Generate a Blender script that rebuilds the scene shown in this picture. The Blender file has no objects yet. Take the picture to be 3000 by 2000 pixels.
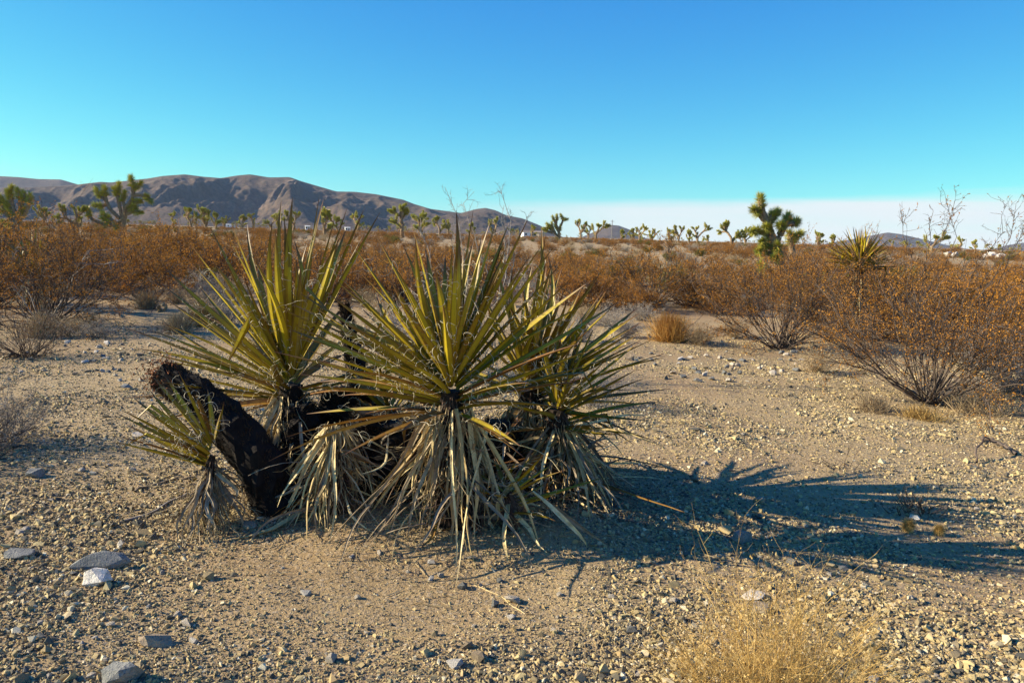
import bpy, bmesh, math
import numpy as np
from mathutils import Vector, Matrix

# ------------------------------------------------------------------ scene, camera, sky, sun
scene = bpy.context.scene
COL = scene.collection
R = math.radians
F = 2355.0                                  # focal length in photo pixels (3000 wide)
PITCH = math.atan(310.0 / F)
ROLL = math.atan(0.030)
CAM = np.array([0.0, 0.0, 1.5])

fwd = np.array([0, math.cos(PITCH), -math.sin(PITCH)])
up0 = np.array([0, math.sin(PITCH), math.cos(PITCH)])
rt0 = np.array([1.0, 0, 0])
RT = rt0 * math.cos(ROLL) + up0 * math.sin(ROLL)
UP = up0 * math.cos(ROLL) - rt0 * math.sin(ROLL)

cam_data = bpy.data.cameras.new('camera')
cam = bpy.data.objects.new('camera', cam_data)
COL.objects.link(cam)
cam_data.sensor_width = 36.0
cam_data.lens = 36.0 * F / 3000.0
cam_data.clip_start = 0.05
cam_data.clip_end = 40000
M = Matrix(((RT[0], UP[0], -fwd[0], CAM[0]), (RT[1], UP[1], -fwd[1], CAM[1]),
            (RT[2], UP[2], -fwd[2], CAM[2]), (0, 0, 0, 1)))
cam.matrix_world = M
scene.camera = cam

SUN_AZ = R(-90)          # measured from the viewing direction, to the left
SUN_EL = R(25)
world = bpy.data.worlds.new('World')
scene.world = world
world.use_nodes = True


def build_world():
    nt = world.node_tree
    nt.nodes.clear()
    N, L = nt.nodes.new, nt.links.new
    out = N('ShaderNodeOutputWorld')
    bg = N('ShaderNodeBackground')
    sky = N('ShaderNodeTexSky')
    sky.sky_type = 'NISHITA'
    sky.sun_disc = False
    sky.sun_elevation = SUN_EL
    sky.sun_rotation = SUN_AZ
    sky.altitude = 1200
    sky.air_density = 1.0
    sky.dust_density = 0.35
    sky.ozone_density = 1.6
    # the camera's saturated rendering of the clear air
    sp = N('ShaderNodeSeparateColor')
    cb = N('ShaderNodeCombineColor')
    L(sky.outputs[0], sp.inputs[0])
    for ch, (pw, mul) in enumerate(((1.60, 0.176), (1.14, 0.90), (0.40, 3.55))):
        p_ = N('ShaderNodeMath')
        p_.operation = 'POWER'
        p_.inputs[1].default_value = pw
        L(sp.outputs[ch], p_.inputs[0])
        q_ = N('ShaderNodeMath')
        q_.operation = 'MULTIPLY'
        q_.inputs[1].default_value = mul
        L(p_.outputs[0], q_.inputs[0])
        L(q_.outputs[0], cb.inputs[ch])
    # low pale cloud bank along the horizon, thickening to one side of the view
    tc = N('ShaderNodeTexCoord')
    sep = N('ShaderNodeSeparateXYZ')
    L(tc.outputs['Generated'], sep.inputs[0])

    def m(op, a, b=None, c=None, clamp=False):
        n = N('ShaderNodeMath')
        n.operation = op
        n.use_clamp = clamp
        for i, v in enumerate((a, b, c)):
            if v is None:
                continue
            if isinstance(v, (int, float)):
                n.inputs[i].default_value = v
            else:
                L(v, n.inputs[i])
        return n.outputs[0]
    az = m('ARCTAN2', sep.outputs['X'], sep.outputs['Y'])
    el = m('ARCSINE', sep.outputs['Z'])
    ns = N('ShaderNodeTexNoise')
    mp = N('ShaderNodeMapping')
    mp.inputs['Scale'].default_value = (1.6, 1.6, 22)
    L(tc.outputs['Generated'], mp.inputs[0])
    L(mp.outputs[0], ns.inputs['Vector'])
    ns.inputs['Scale'].default_value = 2.2
    ns.inputs['Detail'].default_value = 5
    nz = m('SUBTRACT', ns.outputs['Fac'], 0.5)
    top = m('MULTIPLY_ADD', az, 0.034, 0.039)              # upper edge of the bank rises with azimuth
    top = m('MINIMUM', top, 0.075)
    top = m('MULTIPLY_ADD', nz, 0.022, top)
    e = m('SUBTRACT', top, el)
    edge = m('MULTIPLY_ADD', e, 70.0, 0.5, clamp=True)
    side = m('MULTIPLY_ADD', az, 4.0, 0.45, clamp=True)
    wisp = m('MULTIPLY_ADD', nz, 0.7, 0.88)
    fac = m('MULTIPLY', m('MULTIPLY', edge, side), wisp, clamp=True)
    mix = N('ShaderNodeMix')
    mix.data_type = 'RGBA'
    L(fac, mix.inputs['Factor'])
    L(cb.outputs[0], mix.inputs['A'])
    mix.inputs['B'].default_value = (6.9, 7.35, 7.35, 1)
    L(mix.outputs['Result'], bg.inputs['Color'])
    bg.inputs['Strength'].default_value = 0.06
    L(bg.outputs[0], out.inputs['Surface'])


build_world()

sd = np.array([math.sin(SUN_AZ) * math.cos(SUN_EL), math.cos(SUN_AZ) * math.cos(SUN_EL), math.sin(SUN_EL)])
sun_data = bpy.data.lights.new('sun', 'SUN')
sun_data.energy = 5.0
sun_data.angle = R(0.53)
sun_data.color = (1.0, 0.875, 0.66)
sun = bpy.data.objects.new('sun', sun_data)
sun.rotation_euler = Vector(sd).to_track_quat('Z', 'Y').to_euler()
sun.location = (-40, 30, 30)
COL.objects.link(sun)

vs = scene.view_settings
vs.view_transform = 'Standard'
vs.look = 'None'
vs.exposure = 1.12
vs.gamma = 1.0
vs.use_curve_mapping = False
scene.cycles.max_bounces = 4
scene.cycles.diffuse_bounces = 2
scene.cycles.volume_bounces = 0

# ------------------------------------------------------------------ numeric helpers
rng = np.random.default_rng(7)


def nrm(a):
    a = np.asarray(a, float)
    n = np.linalg.norm(a, axis=-1, keepdims=True)
    return a / np.maximum(n, 1e-9)


_T = np.random.default_rng(99).random((256, 256))


def vnoise(x, y, s=0):
    x = np.asarray(x, float) + 17.3 * s
    y = np.asarray(y, float) - 9.7 * s
    xi = np.floor(x).astype(int)
    yi = np.floor(y).astype(int)
    fx = x - xi
    fy = y - yi
    fx = fx * fx * (3 - 2 * fx)
    fy = fy * fy * (3 - 2 * fy)
    a = _T[xi & 255, yi & 255]
    b = _T[(xi + 1) & 255, yi & 255]
    c = _T[xi & 255, (yi + 1) & 255]
    d = _T[(xi + 1) & 255, (yi + 1) & 255]
    return (a * (1 - fx) + b * fx) * (1 - fy) + (c * (1 - fx) + d * fx) * fy


def fbm(x, y, oct=4, s=0):
    v = 0
    a = 0.5
    f = 1.0
    for k in range(oct):
        v = v + a * (vnoise(x * f, y * f, s + k * 3) * 2 - 1)
        a *= 0.5
        f *= 2.03
    return v


def sstep(a, b, x):
    t = np.clip((x - a) / (b - a), 0, 1)
    return t * t * (3 - 2 * t)


def g(x, y):
    """height of the desert floor"""
    x = np.asarray(x, float)
    y = np.asarray(y, float)
    d = np.sqrt(x * x + y * y)
    z = 0.85 * sstep(16, 95, d)
    z = z + 0.05 * fbm(x / 1.7, y / 1.7, 4, 1) * sstep(0.5, 3, d)
    z = z + 0.30 * fbm(x / 33.0, y / 33.0, 2, 5) * sstep(14, 60, d)
    z = z + 0.012 * fbm(x / 0.22, y / 0.22, 2, 8) * (1 - sstep(8, 16, d))
    # soil mound caught under the yucca clump
    z = z + 0.10 * np.exp(-(((x + 0.30) / 0.95) ** 2 + ((y - 4.05) / 0.45) ** 2) ** 2)
    return z


Z00 = float(g(0, 0))
CAM[2] = 1.5


def ray(u, v):
    d = fwd + RT * ((u - 1500.0) / F) + UP * ((1000.0 - v) / F)
    return d


def at(u, v, Y):
    d = ray(u, v)
    return CAM + d * (Y / d[1])


def px(P):
    q = np.asarray(P) - CAM
    w = q @ fwd
    return 1500 + F * (q @ RT) / w, 1000 - F * (q @ UP) / w


def on_ground(u, v, far=400.0):
    d = ray(u, v)
    d = d / d[1]
    ys = np.concatenate([np.arange(1.5, 20, 0.02), np.geomspace(20, far, 1500)])
    P = CAM[None] + d[None] * ys[:, None]
    h = P[:, 2] - g(P[:, 0], P[:, 1])
    k = np.argmax(h <= 0) if (h <= 0).any() else len(ys) - 1
    p = P[k].copy()
    p[2] = float(g(p[0], p[1]))
    return p


# ------------------------------------------------------------------ mesh helpers
class Geo:
    """collects vertices and faces; several material slots"""
    def __init__(s):
        s.v = []
        s.q = []
        s.t = []
        s.qm = []
        s.tm = []
        s.n = 0
        s.att = []

    def add(s, v, quads=None, tris=None, mat=0, att=None):
        v = np.asarray(v, float).reshape(-1, 3)
        if quads is not None and len(quads):
            q = np.asarray(quads, int) + s.n
            s.q.append(q)
            s.qm.append(np.full(len(q), mat))
        if tris is not None and len(tris):
            t = np.asarray(tris, int) + s.n
            s.t.append(t)
            s.tm.append(np.full(len(t), mat))
        s.v.append(v)
        s.att.append(np.zeros(len(v)) if att is None else np.asarray(att, float).ravel())
        s.n += len(v)

    def mesh(s, name, mats, smooth=False, origin=None, att=False):
        me = bpy.data.meshes.new(name)
        v = np.concatenate(s.v) if s.v else np.zeros((0, 3))
        if origin is not None:
            v = v - np.asarray(origin)
        q = np.concatenate(s.q) if s.q else np.zeros((0, 4), int)
        t = np.concatenate(s.t) if s.t else np.zeros((0, 3), int)
        qm = np.concatenate(s.qm) if s.q else np.zeros(0, int)
        tm = np.concatenate(s.tm) if s.t else np.zeros(0, int)
        me.vertices.add(len(v))
        me.vertices.foreach_set('co', v.ravel())
        me.loops.add(len(q) * 4 + len(t) * 3)
        me.loops.foreach_set('vertex_index', np.concatenate([q.ravel(), t.ravel()]).astype(np.int32))
        me.polygons.add(len(q) + len(t))
        st = np.concatenate([np.arange(len(q)) * 4, len(q) * 4 + np.arange(len(t)) * 3])
        me.polygons.foreach_set('loop_start', st.astype(np.int32))
        me.polygons.foreach_set('material_index', np.concatenate([qm, tm]).astype(np.int32))
        me.polygons.foreach_set('use_smooth', np.full(len(q) + len(t), smooth))
        me.update(calc_edges=True)
        if att:
            a = me.attributes.new('along', 'FLOAT', 'POINT')
            a.data.foreach_set('value', np.concatenate(s.att))
        for m in (mats if isinstance(mats, (list, tuple)) else [mats]):
            me.materials.append(m)
        return me


def frames(P):
    T = nrm(np.gradient(P, axis=-2))
    ref = np.where(np.abs(T[..., 2:3]) > 0.9, np.array([1.0, 0, 0]), np.array([0, 0, 1.0]))
    A = nrm(np.cross(T, ref))
    B = np.cross(T, A)
    return T, A, B


def tubes(geo, P, rad, sides=3, mat=0, cap=False):
    """P (S,K,3), rad (S,K)"""
    P = np.asarray(P, float)
    if P.ndim == 2:
        P = P[None]
    S, K, _ = P.shape
    rad = np.broadcast_to(np.asarray(rad, float), (S, K))
    T, A, B = frames(P)
    an = np.arange(sides) * 2 * math.pi / sides
    V = P[:, :, None] + rad[..., None, None] * (A[:, :, None] * np.cos(an)[None, None, :, None]
                                                  + B[:, :, None] * np.sin(an)[None, None, :, None])
    idx = np.arange(S * K * sides).reshape(S, K, sides)
    a = idx[:, :-1]
    b = idx[:, 1:]
    q = np.stack([a, np.roll(a, -1, 2), np.roll(b, -1, 2), b], -1).reshape(-1, 4)
    geo.add(V, quads=q, mat=mat, att=np.broadcast_to(np.linspace(0, 1, K)[None, :, None], (S, K, sides)))
    if cap and sides == 4:
        geo.add(V[:, 0].reshape(-1, 3), quads=np.arange(S * 4).reshape(S, 4), mat=mat)


def grow(start, d, length, K, wig, rg, upb=0.0):
    """random-walk stems; returns (S,K,3)"""
    start = np.asarray(start, float)
    S = len(start)
    d = nrm(d)
    P = np.zeros((S, K, 3))
    P[:, 0] = start
    step = np.asarray(length)[:, None] / (K - 1)
    for k in range(1, K):
        d = nrm(d + rg.normal(0, wig, (S, 3)) + np.array([0, 0, upb]))
        P[:, k] = P[:, k - 1] + d * step
    return P


def pick(P, rg, n, lo, hi):
    S, K, _ = P.shape
    i = rg.integers(0, S, n)
    t = rg.uniform(lo, hi, n) * (K - 1)
    k = np.minimum(t.astype(int), K - 2)
    f = (t - k)[:, None]
    p = P[i, k] * (1 - f) + P[i, k + 1] * f
    return p, nrm(P[i, k + 1] - P[i, k]), i


def flakes(geo, p, size, rg, mat=0, aspect=1.0, dirs=None):
    """little leaf triangles/quads at p"""
    n = len(p)
    a = nrm(rg.normal(size=(n, 3))) if dirs is None else nrm(dirs + rg.normal(0, 0.5, (n, 3)))
    b = nrm(np.cross(a, rg.normal(size=(n, 3))))
    s = (size * rg.uniform(0.6, 1.4, n))[:, None]
    v = np.stack([p - a * s * aspect * 0.5, p + b * s * 0.35, p + a * s * aspect * 0.5, p - b * s * 0.35], 1)
    geo.add(v, quads=np.arange(n * 4).reshape(n, 4), mat=mat)


def spikes(geo, p, d, length, width, mat=0):
    """narrow three-sided spines"""
    n = len(p)
    d = nrm(d)
    ref = np.where(np.abs(d[:, 2:3]) > 0.9, np.array([1.0, 0, 0]), np.array([0, 0, 1.0]))
    a = nrm(np.cross(d, ref))
    b = np.cross(d, a)
    w = np.broadcast_to(np.asarray(width, float), (n,))[:, None]
    ln = np.broadcast_to(np.asarray(length, float), (n,))[:, None]
    v = np.stack([p + a * w, p - a * w * 0.5 + b * w * 0.6, p - a * w * 0.5 - b * w * 0.6, p + d * ln], 1)
    base = (np.arange(n) * 4)[:, None]
    t = np.concatenate([base + np.array([0, 1, 3]), base + np.array([1, 2, 3]), base + np.array([2, 0, 3])])
    att = np.tile(np.array([0, 0, 0, 1.0]), n)
    geo.add(v, tris=t, mat=mat, att=att)


def obj(name, me, parent=None, loc=None, **props):
    o = bpy.data.objects.new(name, me)
    COL.objects.link(o)
    if parent is not None:
        o.parent = parent
    if loc is not None:
        o.location = [float(c) for c in loc]
    for k, v in props.items():
        o[k] = v
    return o


def thing(name, loc, label, category, group=None):
    o = obj(name, None, loc=loc, label=label, category=category)
    o.empty_display_size = 0.1
    if group:
        o['group'] = group
    return o


# ------------------------------------------------------------------ materials
def mat_new(name):
    m = bpy.data.materials.new(name)
    m.use_nodes = True
    nt = m.node_tree
    b = nt.nodes['Principled BSDF']
    b.inputs['Roughness'].default_value = 0.85
    b.inputs['Specular IOR Level'].default_value = 0.2
    return m, nt, b


def ramp(nt, fac, stops):
    r = nt.nodes.new('ShaderNodeValToRGB')
    cr = r.color_ramp
    while len(cr.elements) < len(stops):
        cr.elements.new(0.5)
    for e, (p, c) in zip(cr.elements, stops):
        e.position = p
        e.color = (*c, 1)
    nt.links.new(fac, r.inputs[0])
    return r.outputs[0]


def noise(nt, scale, detail=4, coord='Object', rough=0.6, vec=None):
    n = nt.nodes.new('ShaderNodeTexNoise')
    n.inputs['Scale'].default_value = scale
    n.inputs['Detail'].default_value = detail
    n.inputs['Roughness'].default_value = rough
    if vec is None:
        tc = nt.nodes.new('ShaderNodeTexCoord')
        vec = tc.outputs[coord]
    nt.links.new(vec, n.inputs['Vector'])
    return n.outputs['Fac']


def mixc(nt, fac, a, b, blend='MIX'):
    n = nt.nodes.new('ShaderNodeMix')
    n.data_type = 'RGBA'
    n.blend_type = blend
    for k, v in (('Factor', fac), ('A', a), ('B', b)):
        if isinstance(v, (int, float)):
            n.inputs[k].default_value = v
        elif isinstance(v, tuple):
            n.inputs[k].default_value = (*v, 1) if len(v) == 3 else v
        else:
            nt.links.new(v, n.inputs[k])
    return n.outputs['Result']


def mth(nt, op, a, b=None, clamp=False):
    n = nt.nodes.new('ShaderNodeMath')
    n.operation = op
    n.use_clamp = clamp
    for i, v in enumerate((a, b)):
        if v is None:
            continue
        if isinstance(v, (int, float)):
            n.inputs[i].default_value = v
        else:
            nt.links.new(v, n.inputs[i])
    return n.outputs[0]


def bump(nt, b, h, strength, dist):
    n = nt.nodes.new('ShaderNodeBump')
    n.inputs['Strength'].default_value = strength
    n.inputs['Distance'].default_value = dist
    nt.links.new(h, n.inputs['Height'])
    nt.links.new(n.outputs[0], b.inputs['Normal'])


def objrand(nt):
    return nt.nodes.new('ShaderNodeObjectInfo').outputs['Random']


def attr(nt, name):
    n = nt.nodes.new('ShaderNodeAttribute')
    n.attribute_name = name
    return n.outputs['Fac']


def m_ground():
    m, nt, b = mat_new('desert_soil')
    tc = nt.nodes.new('ShaderNodeTexCoord')
    v = tc.outputs['Object']
    big = noise(nt, 0.45, 5, vec=v)
    c = ramp(nt, big, [(0.30, (0.30, 0.185, 0.085)), (0.55, (0.39, 0.275, 0.13)), (0.75, (0.46, 0.345, 0.175))])
    fine = noise(nt, 60, 4, vec=v)
    c = mixc(nt, mth(nt, 'MULTIPLY', ramp(nt, fine, [(0.35, (0, 0, 0)), (0.7, (1, 1, 1))]), 0.55), c, (0.20, 0.15, 0.10))
    vo = nt.nodes.new('ShaderNodeTexVoronoi')
    vo.inputs['Scale'].default_value = 42
    nt.links.new(v, vo.inputs['Vector'])
    sp = ramp(nt, vo.outputs['Color'], [(0.0, (0.16, 0.15, 0.14)), (0.45, (0.34, 0.26, 0.17)), (0.8, (0.47, 0.38, 0.26)), (1, (0.60, 0.54, 0.44))])
    msk = ramp(nt, vo.outputs['Distance'], [(0.25, (1, 1, 1)), (0.55, (0, 0, 0))])
    c = mixc(nt, mth(nt, 'MULTIPLY', msk, 0.45), c, sp)
    nt.links.new(c, b.inputs['Base Color'])
    b.inputs['Roughness'].default_value = 0.95
    h = mth(nt, 'ADD', mth(nt, 'MULTIPLY', msk, 0.22), mth(nt, 'ADD', mth(nt, 'MULTIPLY', fine, 0.6), mth(nt, 'MULTIPLY', noise(nt, 170, 3, vec=v), 0.5)))
    bump(nt, b, h, 0.9, 0.009)
    return m


def m_pebble(name, stops, scale=30):
    m, nt, b = mat_new(name)
    c = ramp(nt, objrand(nt), stops)
    n = noise(nt, scale, 4)
    c = mixc(nt, 0.5, c, ramp(nt, n, [(0.3, (0.45, 0.45, 0.45)), (0.7, (1, 1, 1))]), 'MULTIPLY')
    nt.links.new(c, b.inputs['Base Color'])
    bump(nt, b, n, 0.5, 0.004)
    return m


def m_rock(name, c1, c2, scale=14):
    m, nt, b = mat_new(name)
    n = noise(nt, scale, 8, rough=0.7)
    c = ramp(nt, n, [(0.3, c1), (0.62, c2)])
    sp = noise(nt, scale * 9, 3)
    c = mixc(nt, ramp(nt, sp, [(0.55, (0, 0, 0)), (0.7, (0.6, 0.6, 0.6))]), c, tuple(x * 0.45 for x in c1))
    nt.links.new(c, b.inputs['Base Color'])
    bump(nt, b, mth(nt, 'ADD', n, mth(nt, 'MULTIPLY', sp, 0.3)), 0.9, 0.02)
    return m


def m_leaf(name, young, old_shaded, tip, spot=0.35, rough=0.5, spec=0.35, edge=True):
    """yucca leaf: colour by blade, brown spine tip, rust stains with their own shape"""
    m, nt, b = mat_new(name)
    t = attr(nt, 'along')
    r = objrand(nt)
    c = mixc(nt, r, young, old_shaded)
    n = noise(nt, 9, 4)
    c = mixc(nt, mth(nt, 'MULTIPLY', n, 0.5), c, tuple(x * 0.55 for x in young))
    st = noise(nt, 26, 5, rough=0.75)
    thr = mth(nt, 'ADD', st, mth(nt, 'MULTIPLY', r, spot * 0.35))
    c = mixc(nt, ramp(nt, thr, [(0.62, (0, 0, 0)), (0.74, (0.8, 0.8, 0.8))]), c, (0.20, 0.075, 0.018))
    if edge:
        c = mixc(nt, ramp(nt, attr(nt, 'edge'), [(0.62, (0, 0, 0)), (0.90, (0.75, 0.75, 0.75))]), c, (0.115, 0.058, 0.018))
        dk = noise(nt, 3.0, 2)
        c = mixc(nt, ramp(nt, dk, [(0.40, (0, 0, 0)), (0.66, (0.6, 0.6, 0.6))]), c, tuple(x * 0.42 for x in old_shaded))
    tm = ramp(nt, t, [(0.76, (0, 0, 0)), (0.92, (0.75, 0.75, 0.75)), (1.0, (1, 1, 1))])
    c = mixc(nt, tm, c, tip)
    nt.links.new(c, b.inputs['Base Color'])
    b.inputs['Roughness'].default_value = rough
    b.inputs['Specular IOR Level'].default_value = spec
    bump(nt, b, n, 0.25, 0.004)
    return m


def m_dead(name, c1, c2, c3):
    m, nt, b = mat_new(name)
    c = ramp(nt, objrand(nt), [(0.0, c1), (0.5, c2), (1.0, c3)])
    n = noise(nt, 16, 5, rough=0.7)
    c = mixc(nt, ramp(nt, n, [(0.42, (0, 0, 0)), (0.66, (0.75, 0.75, 0.75))]), c, tuple(x * 0.4 for x in c1))
    nt.links.new(c, b.inputs['Base Color'])
    b.inputs['Roughness'].default_value = 0.75
    bump(nt, b, n, 0.4, 0.006)
    return m


def m_plain(name, c1, c2, scale=20, rough=0.85, rnd=0.0, c3=None):
    m, nt, b = mat_new(name)
    n = noise(nt, scale, 4)
    c = ramp(nt, n, [(0.32, c1), (0.68, c2)])
    if c3 is not None:
        c = mixc(nt, mth(nt, 'MULTIPLY', objrand(nt), rnd), c, c3)
    nt.links.new(c, b.inputs['Base Color'])
    b.inputs['Roughness'].default_value = rough
    return m


def m_leafy(name, c1, c2, c3, scale=6, trans=0.25):
    """small dry leaves: some light passes through"""
    m, nt, b = mat_new(name)
    n = noise(nt, scale, 5, rough=0.7)
    c = ramp(nt, n, [(0.3, c1), (0.5, c2), (0.7, c3)])
    c = mixc(nt, mth(nt, 'MULTIPLY', objrand(nt), 0.6), c, mixc(nt, 0.5, c, tuple(x * 0.7 for x in c1)))
    nt.links.new(c, b.inputs['Base Color'])
    tr = nt.nodes.new('ShaderNodeBsdfTranslucent')
    nt.links.new(c, tr.inputs['Color'])
    mx = nt.nodes.new('ShaderNodeMixShader')
    mx.inputs[0].default_value = trans
    nt.links.new(b.outputs[0], mx.inputs[1])
    nt.links.new(tr.outputs[0], mx.inputs[2])
    nt.links.new(mx.outputs[0], nt.nodes['Material Output'].inputs['Surface'])
    return m


def m_mountain():
    m, nt, b = mat_new('mountain_slope')
    tc = nt.nodes.new('ShaderNodeTexCoord')
    v = tc.outputs['Object']
    n1 = noise(nt, 0.004, 6, vec=v, rough=0.65)
    c = ramp(nt, n1, [(0.3, (0.075, 0.048, 0.034)), (0.5, (0.125, 0.083, 0.058)), (0.72, (0.19, 0.135, 0.095))])
    n2 = noise(nt, 0.055, 6, vec=v, rough=0.8)
    c = mixc(nt, ramp(nt, n2, [(0.42, (0, 0, 0)), (0.58, (0.85, 0.85, 0.85))]), c, (0.045, 0.036, 0.026))
    nt.links.new(c, b.inputs['Base Color'])
    b.inputs['Roughness'].default_value = 1.0
    bump(nt, b, n2, 0.7, 6.0)
    return m


MAT = {}
MAT['soil'] = m_ground()
MAT['pebble'] = m_pebble('gravel_stone', [(0.0, (0.08, 0.078, 0.065)), (0.22, (0.20, 0.165, 0.11)), (0.42, (0.42, 0.31, 0.148)),
                                          (0.70, (0.57, 0.455, 0.222)), (0.86, (0.46, 0.32, 0.15)), (1.0, (0.80, 0.70, 0.47))])
MAT['stone_light'] = m_rock('pale_stone', (0.46, 0.38, 0.28), (0.66, 0.58, 0.47))
MAT['stone_white'] = m_rock('white_stone', (0.46, 0.41, 0.35), (0.70, 0.65, 0.58))
MAT['stone_grey'] = m_rock('grey_stone', (0.14, 0.145, 0.14), (0.27, 0.26, 0.235))
MAT['stone_brown'] = m_rock('brown_stone', (0.23, 0.17, 0.12), (0.42, 0.33, 0.22))
MAT['leaf'] = m_leaf('yucca_leaf', (0.560, 0.425, 0.016), (0.175, 0.122, 0.008), (0.130, 0.056, 0.030), 0.35)  # dark olive end paints self-shaded leaves against the lit yellow ones
MAT['leaf_old'] = m_leaf('yucca_leaf_aging', (0.40, 0.22, 0.035), (0.27, 0.145, 0.025), (0.10, 0.05, 0.035), 0.8)
MAT['leaf_dead'] = m_dead('yucca_leaf_dead', (0.50, 0.36, 0.15), (0.80, 0.65, 0.35), (0.34, 0.24, 0.12))
MAT['leaf_grey'] = m_dead('yucca_leaf_weathered', (0.25, 0.185, 0.115), (0.42, 0.335, 0.22), (0.12, 0.08, 0.05))
MAT['straw'] = m_plain('dead_straw', (0.14, 0.09, 0.045), (0.58, 0.45, 0.24), 14)
MAT['fibre'] = m_plain('yucca_fibre', (0.42, 0.36, 0.24), (0.62, 0.56, 0.42), 20)
MAT['yucca_trunk'] = m_plain('yucca_trunk', (0.010, 0.007, 0.005), (0.035, 0.022, 0.014), 22)  # near-black: shade between the hanging dead leaves is put into the trunk colour
MAT['char'] = m_plain('charred_bark', (0.006, 0.005, 0.0045), (0.018, 0.014, 0.012), 26, 0.9)
MAT['char_fibre'] = m_plain('charred_fibre', (0.012, 0.009, 0.007), (0.085, 0.055, 0.030), 30, 0.9)
MAT['rot'] = m_plain('rotted_wood', (0.07, 0.026, 0.012), (0.27, 0.10, 0.04), 38, 0.9)
MAT['rot_fibre'] = m_plain('rotted_fibre', (0.06, 0.035, 0.025), (0.16, 0.105, 0.075), 38, 0.9)
MAT['stem'] = m_plain('shrub_stem', (0.055, 0.040, 0.032), (0.15, 0.115, 0.09), 9, 0.9, 0.5, (0.10, 0.06, 0.04))
MAT['stem_grey'] = m_plain('bleached_stem', (0.16, 0.14, 0.125), (0.36, 0.32, 0.28), 12, 0.85)
MAT['rust'] = m_leafy('rust_leaves', (0.210, 0.084, 0.011), (0.420, 0.178, 0.023), (0.600, 0.300, 0.052), 3.5)
MAT['tan'] = m_leafy('tan_twigs', (0.30, 0.215, 0.12), (0.48, 0.36, 0.21), (0.60, 0.46, 0.27), 8)
MAT['greyleaf'] = m_leafy('grey_twigs', (0.20, 0.165, 0.125), (0.35, 0.295, 0.225), (0.46, 0.39, 0.30), 8)
MAT['gold'] = m_leafy('golden_straw', (0.46, 0.29, 0.09), (0.62, 0.41, 0.14), (0.74, 0.54, 0.23), 10)
MAT['orange'] = m_leafy('orange_straw', (0.44, 0.22, 0.045), (0.58, 0.33, 0.09), (0.66, 0.45, 0.18), 8)
MAT['olive'] = m_leafy('olive_leaves', (0.085, 0.080, 0.018), (0.17, 0.15, 0.03), (0.26, 0.22, 0.05), 5)
MAT['jbark'] = m_plain('joshua_bark', (0.17, 0.11, 0.065), (0.36, 0.25, 0.15), 7, 0.9)
MAT['jleaf'] = m_leaf('joshua_leaf', (0.40, 0.39, 0.058), (0.50, 0.46, 0.072), (0.46, 0.41, 0.12), 0.0, edge=False)
MAT['jdead'] = m_plain('joshua_dead_leaf', (0.30, 0.22, 0.12), (0.46, 0.36, 0.21), 9)
MAT['mountain'] = m_mountain()
MAT['white_paint'] = m_plain('white_siding', (0.74, 0.74, 0.72), (0.80, 0.80, 0.78), 0.5, 0.6)
MAT['tan_wall'] = m_plain('tan_stucco', (0.50, 0.39, 0.26), (0.56, 0.44, 0.30), 0.6, 0.9)
MAT['roof'] = m_plain('roof_sheet', (0.20, 0.16, 0.13), (0.28, 0.23, 0.19), 0.7, 0.8)
MAT['dark_glass'] = m_plain('window_glass', (0.03, 0.035, 0.04), (0.05, 0.055, 0.06), 1, 0.15)
MAT['pole'] = m_plain('pole_metal', (0.18, 0.17, 0.17), (0.24, 0.23, 0.22), 2, 0.6)

# ------------------------------------------------------------------ the desert floor
def build_ground():
    az = np.concatenate([np.linspace(-48, 48, 361), np.linspace(51, 309, 87)]) * math.pi / 180
    rr = np.concatenate([[0.35, 0.7, 1.0, 1.3], np.geomspace(1.6, 9000, 430)])
    A, RR = np.meshgrid(az, rr, indexing='ij')
    X = RR * np.sin(A)
    Y = RR * np.cos(A)
    Z = g(X, Y)
    V = np.stack([X, Y, Z], -1).reshape(-1, 3)
    na, nr = A.shape
    idx = np.arange(na * nr).reshape(na, nr)
    nx = np.roll(idx, -1, 0)
    q = np.stack([idx[:, :-1], idx[:, 1:], nx[:, 1:], nx[:, :-1]], -1).reshape(-1, 4)[:, ::-1]
    ge = Geo()
    ge.add(V, quads=q)
    c = na * nr
    ge.add([[0, 0, Z00]], None)
    ge.t.append(np.stack([np.full(na, c), nx[:, 0], idx[:, 0]], -1)[:, ::-1])
    ge.tm.append(np.zeros(na, int))
    me = ge.mesh('ground', MAT['soil'], smooth=True)
    obj('ground', me, kind='structure')


build_ground()


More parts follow.
